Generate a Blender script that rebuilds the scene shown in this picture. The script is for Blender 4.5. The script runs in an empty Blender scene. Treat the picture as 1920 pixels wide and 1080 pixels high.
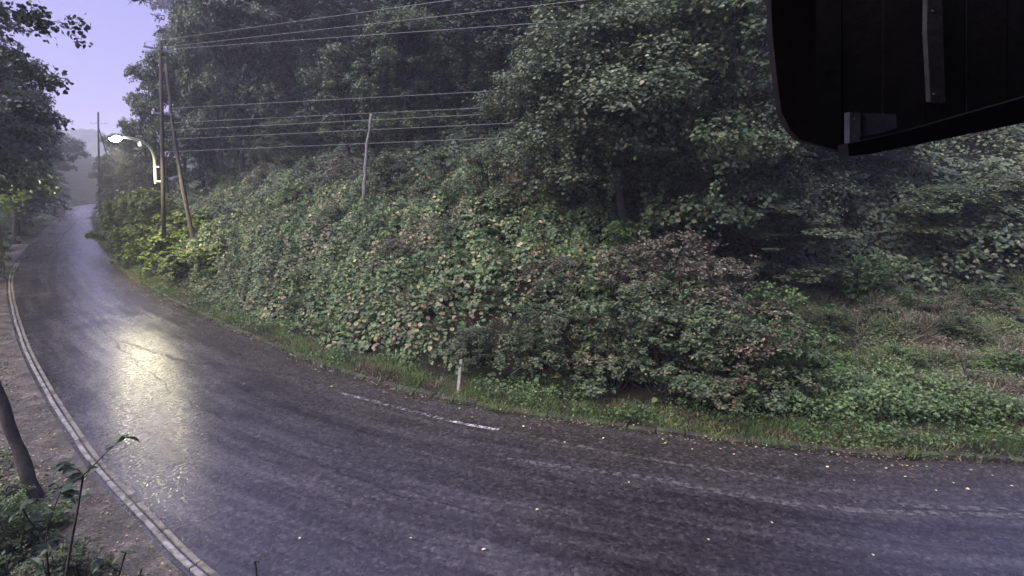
import bpy, math, random
import numpy as np
from mathutils import Vector

# ------------------------------------------------------------------ camera, sky, light
scene = bpy.context.scene
COL = scene.collection
CAM_H = 5.3
PITCH = math.radians(10.8)
FPX = 1048.0                      # focal length in pixels of the 1920 wide photograph
cd = bpy.data.cameras.new("camera")
cd.sensor_width = 36.0
cd.lens = 36.0 * FPX / 1920.0
cd.clip_start = 0.05
cd.clip_end = 3000
cam = bpy.data.objects.new("camera", cd)
COL.objects.link(cam)
cam.location = (0, 0, CAM_H)
cam.rotation_euler = (math.pi / 2 - PITCH, 0, 0)
scene.camera = cam

SUN_EL, SUN_ROT = math.radians(55), math.radians(-120)
world = bpy.data.worlds.new("World")
scene.world = world
world.use_nodes = True
wn, wl = world.node_tree.nodes, world.node_tree.links
wn.clear()
sky = wn.new("ShaderNodeTexSky")
sky.sky_type = 'NISHITA'
sky.sun_disc = False
sky.sun_elevation = SUN_EL
sky.sun_rotation = SUN_ROT
sky.air_density = 1.0
sky.dust_density = 2.0
tint = wn.new("ShaderNodeMix"); tint.data_type = 'RGBA'; tint.blend_type = 'MULTIPLY'
tint.inputs[0].default_value = 1.0
tint.inputs[7].default_value = (1.0, 0.74, 0.92, 1)
cloud = wn.new("ShaderNodeMix"); cloud.data_type = 'RGBA'
cloud.inputs[0].default_value = 0.88
cloud.inputs[7].default_value = (1.0, 0.98, 2.45, 1)      # even dusk overcast
bg = wn.new("ShaderNodeBackground")
bg.inputs[1].default_value = 0.06
wo = wn.new("ShaderNodeOutputWorld")
wl.new(sky.outputs[0], tint.inputs[6])
wl.new(tint.outputs[2], cloud.inputs[6])
wl.new(cloud.outputs[2], bg.inputs[0])
wl.new(bg.outputs[0], wo.inputs[0])

sd = bpy.data.lights.new("sun", 'SUN')
sd.energy = 1.5
sd.angle = math.radians(60)
sd.color = (1.0, 0.97, 0.94)
sun = bpy.data.objects.new("sun", sd)
COL.objects.link(sun)
sdir = Vector((math.sin(SUN_ROT) * math.cos(SUN_EL), math.cos(SUN_ROT) * math.cos(SUN_EL), math.sin(SUN_EL)))
sun.rotation_euler = sdir.to_track_quat('Z', 'Y').to_euler()

scene.view_settings.view_transform = 'Standard'
scene.view_settings.look = 'None'
scene.view_settings.exposure = 2.45
scene.view_settings.gamma = 1
scene.view_settings.use_curve_mapping = False
scene.render.engine = 'CYCLES'
scene.cycles.use_denoising = True
scene.cycles.max_bounces = 6
scene.cycles.diffuse_bounces = 3
scene.cycles.glossy_bounces = 2
scene.cycles.transparent_max_bounces = 6
scene.cycles.volume_bounces = 1
scene.cycles.sample_clamp_indirect = 4

# ------------------------------------------------------------------ helpers
CP, SP = math.cos(PITCH), math.sin(PITCH)
def P(px, py, t):
    u, v = (px - 960) / FPX, (540 - py) / FPX
    return np.array([t * u, t * (CP + v * SP), CAM_H + t * (v * CP - SP)])
def G(px, py, z=0.0):
    v = (540 - py) / FPX
    return P(px, py, (CAM_H - z) / (SP - v * CP))
def to_px(p):
    x, y, z = p[..., 0], p[..., 1], p[..., 2] - CAM_H
    dep = y * CP - z * SP
    up = y * SP + z * CP
    dep = np.where(dep < 0.05, 0.05, dep)
    return 960 + FPX * x / dep, 540 - FPX * up / dep
def smooth(a, b, x):
    t = np.clip((x - a) / (b - a), 0, 1)
    return t * t * (3 - 2 * t)
_lat = np.random.RandomState(5).rand(256, 256)
def vnoise(x, y):
    xi, yi = np.floor(x).astype(int), np.floor(y).astype(int)
    fx, fy = x - xi, y - yi
    fx, fy = fx * fx * (3 - 2 * fx), fy * fy * (3 - 2 * fy)
    a = _lat[xi % 256, yi % 256]; b = _lat[(xi + 1) % 256, yi % 256]
    c = _lat[xi % 256, (yi + 1) % 256]; d = _lat[(xi + 1) % 256, (yi + 1) % 256]
    return (a * (1 - fx) + b * fx) * (1 - fy) + (c * (1 - fx) + d * fx) * fy
def fbm(x, y, s=1.0):
    x, y = np.asarray(x, float) * s, np.asarray(y, float) * s
    return (vnoise(x, y) + .5 * vnoise(x * 2.1 + 9, y * 2.1) + .25 * vnoise(x * 4.3, y * 4.3 + 5)) / 1.75

def domes(x, y, s, r=.62):
    x, y = np.asarray(x, float) * s, np.asarray(y, float) * s
    xi, yi = np.floor(x).astype(int), np.floor(y).astype(int)
    out = np.zeros_like(x)
    for i in (-1, 0, 1):
        for j in (-1, 0, 1):
            cx, cy = xi + i, yi + j
            a, b, c = _lat[cx % 256, cy % 256], _lat[(cx + 91) % 256, (cy + 37) % 256], _lat[(cx + 17) % 256, (cy + 143) % 256]
            d = ((x - cx - a) ** 2 + (y - cy - b) ** 2) / (r * (.6 + .8 * c)) ** 2
            out = np.maximum(out, np.sqrt(np.clip(1 - d, 0, 1)) * (.45 + .75 * c))
    return out
def catmull(pts, step=0.5):
    pts = [np.array(p[:2], float) for p in pts]
    out = []
    pp = [2 * pts[0] - pts[1]] + pts + [2 * pts[-1] - pts[-2]]
    for i in range(1, len(pp) - 2):
        p0, p1, p2, p3 = pp[i - 1:i + 3]
        n = max(2, int(np.linalg.norm(p2 - p1) / step))
        for k in range(n):
            t = k / n
            out.append(.5 * (2 * p1 + (p2 - p0) * t + (2 * p0 - 5 * p1 + 4 * p2 - p3) * t * t + (3 * p1 - p0 - 3 * p2 + p3) * t ** 3))
    out.append(pts[-1])
    return np.array(out)

# hill side edge of the road (from the right end to the far bend) and near side edge
F_PTS = [(60, 1), (40, 5), (22, 8.3)] + [G(*p) for p in [(1920, 872), (1600, 858), (1200, 812), (960, 778), (760, 738), (600, 688), (480, 640),
         (390, 600), (300, 556), (225, 505), (190, 462), (178, 432), (174, 404)]]
f_last = F_PTS[-1]
F_PTS += [(f_last[0] - 22, f_last[1] + 34), (f_last[0] - 32, f_last[1] + 66), (f_last[0] - 20, f_last[1] + 110)]
N_PTS = [(62, -6), (34, -1), (10, 2.0), (3, 3.2), (-1.2, 4.9)] + [G(*p) for p in [(400, 1080), (300, 985), (200, 882), (150, 815), (100, 738), (60, 665), (37, 605),
         (24, 552), (24, 516), (37, 490), (64, 455), (93, 425), (122, 402)]]
n_last = N_PTS[-1]
N_PTS += [(n_last[0] - 21, n_last[1] + 30), (n_last[0] - 32, n_last[1] + 66), (n_last[0] - 22, n_last[1] + 118)]
FC = catmull(F_PTS, 0.6)
NC = catmull(N_PTS, 0.6)

def sdist(curve, x, y):
    """signed distance, positive to the right of the travel direction of the curve"""
    x, y = np.asarray(x, float).ravel(), np.asarray(y, float).ravel()
    c = curve[::2]
    a, b = c[:-1], c[1:]
    d = b - a
    L2 = (d ** 2).sum(1)
    out = np.empty(len(x))
    for i in range(0, len(x), 20000):
        X, Y = x[i:i + 20000, None], y[i:i + 20000, None]
        t = np.clip(((X - a[:, 0]) * d[:, 0] + (Y - a[:, 1]) * d[:, 1]) / L2, 0, 1)
        dx, dy = X - a[:, 0] - t * d[:, 0], Y - a[:, 1] - t * d[:, 1]
        D = dx * dx + dy * dy
        k = D.argmin(1)
        r = np.arange(len(k))
        cr = d[k, 1] * dx[r, k] - d[k, 0] * dy[r, k]
        out[i:i + 20000] = np.sqrt(D[r, k]) * np.sign(cr)
    return out

def height(x, y):
    shp = np.shape(x)
    x, y = np.asarray(x, float).ravel(), np.asarray(y, float).ravel()
    s = sdist(FC, x, y)
    n = -sdist(NC, x, y)
    # hill side
    w = smooth(0.5, 9, x)
    steep = .12 * smooth(0.1, .7, s) + .55 * np.maximum(s - 1.5, 0) + .15 * np.maximum(s - 11, 0)
    gentle = .12 * smooth(0.1, .7, s) + .13 * np.maximum(s - 1.0, 0) + .50 * np.maximum(s - 9, 0)
    far = smooth(60, 110, y)
    z = steep * (1 - w) + gentle * w
    z = z * (1 - .35 * far)
    z = 34 * np.tanh(z / 34)
    z += (fbm(x, y, .22) - .5) * 1.2 * smooth(1.5, 6, s)
    z += (fbm(x, y, 1.1) - .5) * .18 * smooth(.3, 1, s)
    # near side
    zn = .36 * np.maximum(n - 3.2, 0) * smooth(12, 30, y)
    zn = 16 * np.tanh(zn / 16)
    zn += (fbm(x + 40, y, .5) - .5) * .22 * smooth(.4, 2, n)
    out = np.where(s > 0, z, np.where(n > 0, zn, 0))
    out = np.where((s <= 0.1) & (n <= .1), -0.03, out)
    return out.reshape(shp)
def hz(x, y):
    return float(height(np.array([x]), np.array([y]))[0])

class Geo:
    def __init__(self):
        self.V, self.F, self.n = [], [], 0
    def add(self, V, F):
        V = np.asarray(V, np.float32).reshape(-1, 3); F = np.asarray(F, np.int64).reshape(-1, 3)
        self.V.append(V); self.F.append(F + self.n); self.n += len(V)
        return self
    def mesh(self, name, mat, smooth_shade=False):
        V = np.concatenate(self.V); F = np.concatenate(self.F).astype(np.int32)
        m = bpy.data.meshes.new(name)
        m.vertices.add(len(V)); m.vertices.foreach_set("co", V.astype(np.float32).ravel())
        m.loops.add(F.size); m.loops.foreach_set("vertex_index", F.ravel())
        m.polygons.add(len(F)); m.polygons.foreach_set("loop_start", np.arange(0, F.size, 3, dtype=np.int32))
        m.polygons.foreach_set("use_smooth", np.full(len(F), smooth_shade))
        m.materials.append(mat)
        m.update(calc_edges=True)
        return m
    def obj(self, name, mat, parent=None, smooth_shade=False):
        o = bpy.data.objects.new(name, self.mesh(name, mat, smooth_shade))
        COL.objects.link(o)
        if parent: o.parent = parent
        return o

def tag(o, label=None, cat=None, group=None, kind=None):
    if label: o["label"] = label
    if cat: o["category"] = cat
    if group: o["group"] = group
    if kind: o["kind"] = kind
    return o
def empty(name, loc=(0, 0, 0), rz=0.0):
    o = bpy.data.objects.new(name, None)
    COL.objects.link(o)
    o.location = tuple(float(v) for v in loc)
    o.rotation_euler.z = rz
    o.empty_display_size = .2
    return o
def copy_thing(src):
    r = src.copy(); COL.objects.link(r)
    for ch in src.children:
        c = ch.copy(); COL.objects.link(c); c.parent = r
        for g in ch.children:
            d = g.copy(); COL.objects.link(d); d.parent = c
    return r

def box(g, c, s, rot=None):
    c, s = np.array(c, float), np.array(s, float) / 2
    v = np.array([[i, j, k] for i in (-1, 1) for j in (-1, 1) for k in (-1, 1)], float) * s
    if rot is not None: v = v @ np.array(rot).T
    f = [(0, 1, 3), (0, 3, 2), (4, 6, 7), (4, 7, 5), (0, 4, 5), (0, 5, 1), (2, 3, 7), (2, 7, 6), (0, 2, 6), (0, 6, 4), (1, 5, 7), (1, 7, 3)]
    g.add(v + c, f)
def tube(g, pts, radii, sides=8, cap=True, jitter=0, rng=None):
    pts = np.array(pts, float); n = len(pts)
    radii = np.broadcast_to(np.array(radii, float), (n,))
    tan = np.gradient(pts, axis=0); tan /= np.linalg.norm(tan, axis=1)[:, None] + 1e-9
    ref = np.array([0, 0, 1.]) if abs(tan[0, 2]) < .9 else np.array([1., 0, 0])
    V = []
    a = np.linspace(0, 2 * math.pi, sides, endpoint=False)
    for i in range(n):
        u = np.cross(tan[i], ref); u /= np.linalg.norm(u) + 1e-9
        w = np.cross(tan[i], u)
        r = radii[i] * (1 + (rng.uniform(-jitter, jitter, sides) if jitter else np.zeros(sides)))
        V.append(pts[i] + (np.cos(a) * r)[:, None] * u + (np.sin(a) * r)[:, None] * w)
    V = np.concatenate(V); Fc = []
    for i in range(n - 1):
        for k in range(sides):
            p, q = i * sides + k, i * sides + (k + 1) % sides
            Fc += [(p, q, q + sides), (p, q + sides, p + sides)]
    if cap:
        V = np.vstack([V, pts[0], pts[-1]]); a0, a1 = len(V) - 2, len(V) - 1
        for k in range(sides):
            Fc += [(a0, (k + 1) % sides, k), (a1, (n - 1) * sides + k, (n - 1) * sides + (k + 1) % sides)]
    g.add(V, Fc)

# leaf templates: x along the leaf, y across, z the normal; triangles
T_DIAMOND = (np.array([[0, 0, 0], [.45, .3, .05], [1, 0, -.06], [.45, -.3, .05]]), [(0, 2, 1), (0, 3, 2)])
T_BROAD = (np.array([[0, 0, 0], [.2, .42, .04], [.62, .36, .05], [1, 0, -.12], [.62, -.36, .05], [.2, -.42, .04], [.45, 0, -.05]]),
           [(6, 0, 5), (6, 5, 4), (6, 4, 3), (6, 3, 2), (6, 2, 1), (6, 1, 0)])
T_CURL = (np.array([[0, 0, 0], [.12, .2, .05], [.38, .36, .09], [.68, .27, .06], [.88, .12, -.04], [1.05, 0, -.16], [.88, -.12, -.05], [.68, -.25, .04], [.38, -.34, .10], [.12, -.2, .06], [.3, 0, 0.0], [.65, 0, -.03]]),
          [(10, 1, 0), (10, 2, 1), (10, 3, 2), (10, 11, 3), (11, 4, 3), (11, 5, 4), (11, 6, 5), (11, 7, 6), (11, 10, 7), (10, 8, 7), (10, 9, 8), (10, 0, 9)])
T_SPRAY = (np.array([[0, .05, 0], [0, -.05, 0], [.5, .17, .03], [.5, -.17, .03], [1, 0, -.1]]), [(0, 1, 3), (0, 3, 2), (2, 3, 4)])
T_BLADE = (np.array([[0, .03, 0], [0, -.03, 0], [.55, .022, .0], [.55, -.022, 0], [.95, 0, -.22]]), [(0, 1, 3), (0, 3, 2), (2, 3, 4)])
def norm(a):
    return a / (np.linalg.norm(a, axis=-1, keepdims=True) + 1e-9)
def leaves(g, pos, nrm, size, tmpl, rng, along=None):
    n = len(pos)
    if n == 0: return
    nrm = norm(nrm)
    r = rng.normal(size=(n, 3)) if along is None else along
    t = norm(r - (r * nrm).sum(1)[:, None] * nrm)
    b = np.cross(nrm, t)
    TV, TF = tmpl
    V = pos[:, None, :] + size[:, None, None] * (TV[None, :, 0, None] * t[:, None, :] + TV[None, :, 1, None] * b[:, None, :] + TV[None, :, 2, None] * nrm[:, None, :])
    k = len(TV)
    Fc = (np.array(TF)[None] + (np.arange(n) * k)[:, None, None]).reshape(-1, 3)
    g.add(V.reshape(-1, 3), Fc)
def blades(g, pos, height_, rng, lean=.35):
    n = len(pos)
    up = np.stack([rng.normal(0, lean, n), rng.normal(0, lean, n), np.ones(n)], 1)
    nr = np.stack([rng.normal(size=n), rng.normal(size=n), rng.normal(0, .1, n)], 1)
    up = norm(up); nr = norm(nr - (nr * up).sum(1)[:, None] * up)
    leaves(g, pos, nr, height_, T_BLADE, rng, along=up)

# ------------------------------------------------------------------ materials
def new_mat(name):
    m = bpy.data.materials.new(name); m.use_nodes = True
    nt = m.node_tree; bs = nt.nodes["Principled BSDF"]
    return m, nt, bs
def N(nt, typ, **kw):
    n = nt.nodes.new(typ)
    for k, v in kw.items(): setattr(n, k, v)
    return n
def ramp(nt, stops, mode='LINEAR'):
    r = N(nt, "ShaderNodeValToRGB"); cr = r.color_ramp; cr.interpolation = mode
    while len(cr.elements) > 1: cr.elements.remove(cr.elements[-1])
    cr.elements[0].position = stops[0][0]; cr.elements[0].color = (*stops[0][1], 1)
    for p, c in stops[1:]:
        e = cr.elements.new(p); e.color = (*c, 1)
    return r
def noise(nt, scale, detail=3, rough=.55, vec=None, dist=0):
    n = N(nt, "ShaderNodeTexNoise"); n.inputs["Scale"].default_value = scale
    n.inputs["Detail"].default_value = detail; n.inputs["Roughness"].default_value = rough
    n.inputs["Distortion"].default_value = dist
    if vec: nt.links.new(vec, n.inputs["Vector"])
    return n
def mixc(nt, fac, a, b, mode='MIX'):
    m = N(nt, "ShaderNodeMix", data_type='RGBA', blend_type=mode)
    for sock, v in ((m.inputs[0], fac), (m.inputs[6], a), (m.inputs[7], b)):
        if isinstance(v, (int, float)): sock.default_value = v
        elif isinstance(v, tuple): sock.default_value = (*v, 1)
        else: nt.links.new(v, sock)
    return m.outputs[2]
def mth(nt, op, a, b=None):
    m = N(nt, "ShaderNodeMath", operation=op)
    for i, v in enumerate((a, b)):
        if v is None: continue
        if isinstance(v, (int, float)): m.inputs[i].default_value = v
        else: nt.links.new(v, m.inputs[i])
    return m.outputs[0]
def wpos(nt):
    return N(nt, "ShaderNodeNewGeometry").outputs["Position"]

def leaf_mat(name, stops, rough=.5, patch=None, patch_scale=.35, trans=.25, spec=.36, patch_at=(.55, .68)):
    m, nt, bs = new_mat(name)
    gm = N(nt, "ShaderNodeNewGeometry")
    r = ramp(nt, stops); nt.links.new(gm.outputs["Random Per Island"], r.inputs[0])
    col = r.outputs[0]
    if patch:
        r2 = ramp(nt, patch); nt.links.new(gm.outputs["Random Per Island"], r2.inputs[0])
        nz = noise(nt, patch_scale, 3, .6, gm.outputs["Position"])
        f = ramp(nt, [(patch_at[0], (0, 0, 0)), (patch_at[1], (1, 1, 1))]); nt.links.new(nz.outputs[0], f.inputs[0])
        col = mixc(nt, f.outputs[0], col, r2.outputs[0])
    nz2 = noise(nt, 1.3, 2, .5, gm.outputs["Position"])
    br = ramp(nt, [(.3, (.62, .62, .66)), (.7, (1.25, 1.25, 1.2))]); nt.links.new(nz2.outputs[0], br.inputs[0])
    col = mixc(nt, 1.0, col, br.outputs[0], 'MULTIPLY')
    nt.links.new(col, bs.inputs["Base Color"])
    bs.inputs["Roughness"].default_value = rough
    bs.inputs["Specular IOR Level"].default_value = spec
    if trans > 0:
        tr = N(nt, "ShaderNodeBsdfTranslucent"); nt.links.new(col, tr.inputs[0])
        mx = N(nt, "ShaderNodeMixShader"); mx.inputs[0].default_value = trans
        nt.links.new(bs.outputs[0], mx.inputs[1]); nt.links.new(tr.outputs[0], mx.inputs[2])
        nt.links.new(mx.outputs[0], nt.nodes["Material Output"].inputs[0])
    return m
def rough_mat(name, c1, c2, scale=6, rough=.8, bump=.3, c3=None, bscale=None, spec=.4):
    m, nt, bs = new_mat(name)
    p = N(nt, "ShaderNodeTexCoord").outputs["Object"]
    nz = noise(nt, scale, 5, .6, p)
    r = ramp(nt, [(.32, c1), (.68, c2)]); nt.links.new(nz.outputs[0], r.inputs[0])
    col = r.outputs[0]
    if c3:
        n3 = noise(nt, scale * .3, 3, .6, p); f = ramp(nt, [(.5, (0, 0, 0)), (.62, (1, 1, 1))]); nt.links.new(n3.outputs[0], f.inputs[0])
        col = mixc(nt, f.outputs[0], col, c3)
    nt.links.new(col, bs.inputs["Base Color"])
    bs.inputs["Roughness"].default_value = rough
    bs.inputs["Specular IOR Level"].default_value = spec
    nb = noise(nt, bscale or scale * 4, 4, .6, p)
    b = N(nt, "ShaderNodeBump"); b.inputs["Strength"].default_value = bump; b.inputs["Distance"].default_value = .02
    nt.links.new(nb.outputs[0], b.inputs["Height"]); nt.links.new(b.outputs[0], bs.inputs["Normal"])
    return m

M = {}
M['kudzu'] = leaf_mat("kudzu_leaf", [(0, (.046, .086, .042)), (.35, (.078, .132, .056)), (.75, (.13, .178, .072)), (.90, (.20, .22, .09)), (.94, (.36, .32, .16)), (.98, (.45, .31, .2)), (1, (.16, .10, .07))],
                      patch=[(0, (.06, .09, .05)), (.6, (.11, .13, .07)), (.8, (.26, .24, .13)), (.92, (.40, .29, .19)), (.96, (.18, .11, .085)), (1, (.12, .08, .065))], patch_scale=.4, patch_at=(.53, .66))
M['roadside'] = leaf_mat("roadside_leaf", [(0, (.04, .068, .042)), (.5, (.08, .11, .062)), (.85, (.12, .14, .08)), (.95, (.20, .16, .09)), (1, (.26, .16, .10))],
                      patch=[(0, (.06, .055, .045)), (.5, (.11, .085, .065)), (.85, (.19, .14, .10)), (1, (.33, .22, .15))], patch_scale=.4, patch_at=(.56, .66))
M['brownbush'] = leaf_mat("brownish_leaf", [(0, (.055, .065, .052)), (.4, (.105, .10, .08)), (.8, (.16, .135, .105)), (1, (.28, .21, .15))])
M['broad'] = leaf_mat("broadleaf_leaf", [(0, (.037, .06, .035)), (.5, (.07, .105, .052)), (.9, (.115, .145, .072)), (1, (.2, .18, .09))],
                      patch=[(0, (.05, .06, .035)), (.6, (.10, .11, .06)), (.9, (.20, .15, .09)), (1, (.28, .17, .10))], patch_scale=.3, patch_at=(.6, .7))
M['grey'] = leaf_mat("greyish_leaf", [(0, (.046, .07, .046)), (.6, (.09, .12, .07)), (.9, (.145, .17, .10)), (1, (.27, .25, .16))], rough=.5, spec=.4,
                      patch=[(0, (.06, .075, .045)), (.7, (.11, .12, .065)), (1, (.24, .19, .10))], patch_scale=.35)
M['shade'] = leaf_mat("hollow_shade_leaf", [(0, (.014, .022, .017)), (.8, (.028, .04, .028)), (1, (.05, .06, .04))], rough=.6, trans=.1, spec=.25)  # near-black: the hollow's shade is put into the leaf colour
M['cedar'] = leaf_mat("cedar_needles", [(0, (.024, .036, .028)), (.6, (.042, .062, .043)), (.93, (.065, .085, .055)), (1, (.10, .075, .06))], rough=.6, trans=.1, spec=.35)
M['left'] = leaf_mat("left_tree_leaf", [(0, (.02, .036, .025)), (.7, (.038, .058, .036)), (1, (.07, .095, .05))], rough=.4)
M['lime'] = leaf_mat("pale_and_lamplit_leaf", [(0, (.08, .13, .045)), (.6, (.15, .20, .055)), (1, (.26, .30, .08))], trans=.4, rough=.45)  # mounds: lamplight put into the leaf colour; bough: its own pale green
M['grass'] = leaf_mat("verge_grass", [(0, (.06, .11, .04)), (.6, (.115, .175, .055)), (1, (.21, .24, .09))],
                      patch=[(0, (.10, .085, .05)), (1, (.24, .2, .12))], patch_scale=.9, rough=.5, patch_at=(.48, .6))
M['meadow'] = leaf_mat("meadow_grass", [(0, (.07, .11, .05)), (.5, (.12, .16, .07)), (1, (.22, .21, .11))],
                      patch=[(0, (.09, .09, .06)), (.35, (.13, .12, .08)), (.6, (.18, .135, .12)), (1, (.26, .21, .16))], patch_scale=.45, rough=.55, patch_at=(.44, .72))
M['herb'] = leaf_mat("herb_leaf", [(0, (.045, .085, .036)), (.6, (.09, .145, .055)), (1, (.15, .2, .08))], rough=.4)
M['litter'] = leaf_mat("litter_leaf", [(0, (.04, .028, .024)), (.5, (.10, .07, .05)), (.85, (.24, .18, .13)), (1, (.40, .36, .2))], trans=.05)
M['yellow'] = leaf_mat("fallen_yellow_leaf", [(0, (.5, .42, .22)), (1, (.62, .58, .4))], trans=.05)
M['bark'] = rough_mat("bark", (.02, .017, .016), (.055, .047, .043), 7, .85, .8)
M['palebark'] = rough_mat("pale_bark", (.09, .085, .085), (.19, .18, .18), 6, .8, .5)
M['poledark'] = rough_mat("weathered_pole", (.018, .015, .014), (.04, .033, .03), 4, .8, .4)
M['concrete_pole'] = rough_mat("concrete_pole", (.14, .13, .13), (.22, .21, .205), 3, .7, .2)
M['metal'] = rough_mat("galvanised_steel", (.42, .42, .42), (.55, .55, .54), 8, .35, .05, spec=.8)
M['armpaint'] = rough_mat('pale_grey_paint', (.42, .42, .42), (.58, .58, .57), 9, .5, .1)
M['insulator'] = rough_mat("porcelain", (.45, .44, .42), (.55, .54, .52), 8, .3, .02)
M['wire'] = rough_mat("wire_sheath", (.11, .105, .11), (.18, .17, .18), 8, .45, .02, spec=.7)
M['kerb'] = rough_mat("wet_kerb_concrete", (.09, .08, .075), (.22, .20, .175), 11, .38, .8, c3=(.06, .058, .05), bscale=40)
M['kerb2'] = rough_mat("pale_kerb_concrete", (.12, .11, .11), (.30, .28, .285), 11, .35, .8, c3=(.09, .08, .07), bscale=40)
M['mosskerb'] = rough_mat("mossy_kerb_concrete", (.016, .014, .013), (.042, .036, .032), 6, .7, .8, c3=(.05, .065, .03), bscale=30)
M['darkwood'] = rough_mat("dark_stained_wood", (.022, .019, .02), (.042, .036, .036), 5, .75, .2, spec=.25)
M['brownwood'] = rough_mat("brown_stained_wood", (.04, .031, .028), (.07, .055, .048), 9, .75, .4, spec=.25)
M['greywood'] = rough_mat("weathered_grey_wood", (.10, .095, .095), (.16, .15, .15), 9, .7, .3)
M['palewood'] = rough_mat('pale_weathered_board', (.22, .21, .21), (.34, .32, .32), 9, .7, .3)
M['stake'] = rough_mat("pale_stake", (.13, .12, .118), (.24, .225, .22), 12, .6, .3)

def ground_mat():
    m, nt, bs = new_mat("soil_and_litter")
    p = wpos(nt)
    n1 = noise(nt, 1.6, 6, .65, p); n2 = noise(nt, 14, 5, .7, p); n3 = noise(nt, .5, 3, .6, p)
    r = ramp(nt, [(.3, (.010, .009, .007)), (.55, (.022, .019, .015)), (.75, (.045, .038, .030))]); nt.links.new(n1.outputs[0], r.inputs[0])
    r2 = ramp(nt, [(.35, (.55, .5, .45)), (.6, (1, 1, 1)), (.75, (1.9, 1.8, 1.6))]); nt.links.new(n2.outputs[0], r2.inputs[0])
    c = mixc(nt, 1.0, r.outputs[0], r2.outputs[0], 'MULTIPLY')
    f = ramp(nt, [(.48, (0, 0, 0)), (.62, (1, 1, 1))]); nt.links.new(n3.outputs[0], f.inputs[0])
    c = mixc(nt, mth(nt, 'MULTIPLY', f.outputs[0], .6), c, (.035, .05, .022))
    nt.links.new(c, bs.inputs["Base Color"])
    bs.inputs["Roughness"].default_value = .9; bs.inputs["Specular IOR Level"].default_value = .15
    b = N(nt, "ShaderNodeBump"); b.inputs["Strength"].default_value = .9; b.inputs["Distance"].default_value = .05
    nt.links.new(n2.outputs[0], b.inputs["Height"]); nt.links.new(b.outputs[0], bs.inputs["Normal"])
    return m
def shoulder_mat():
    m, nt, bs = new_mat("muddy_gravel")
    p = wpos(nt)
    n1 = noise(nt, 2.2, 6, .65, p); n2 = noise(nt, 22, 5, .7, p)
    r = ramp(nt, [(.3, (.018, .015, .013)), (.5, (.050, .041, .038)), (.72, (.15, .128, .12))]); nt.links.new(n1.outputs[0], r.inputs[0])
    r2 = ramp(nt, [(.35, (.35, .33, .32)), (.55, (1, 1, 1)), (.72, (2.0, 1.9, 1.8))]); nt.links.new(n2.outputs[0], r2.inputs[0])
    nt.links.new(mixc(nt, 1.0, r.outputs[0], r2.outputs[0], 'MULTIPLY'), bs.inputs["Base Color"])
    rr = ramp(nt, [(.4, (.35, .35, .35)), (.6, (.75, .75, .75))]); nt.links.new(n1.outputs[0], rr.inputs[0])
    nt.links.new(rr.outputs[0], bs.inputs["Roughness"])
    b = N(nt, "ShaderNodeBump"); b.inputs["Strength"].default_value = .9; b.inputs["Distance"].default_value = .03
    nt.links.new(n2.outputs[0], b.inputs["Height"]); nt.links.new(b.outputs[0], bs.inputs["Normal"])
    return m
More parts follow.
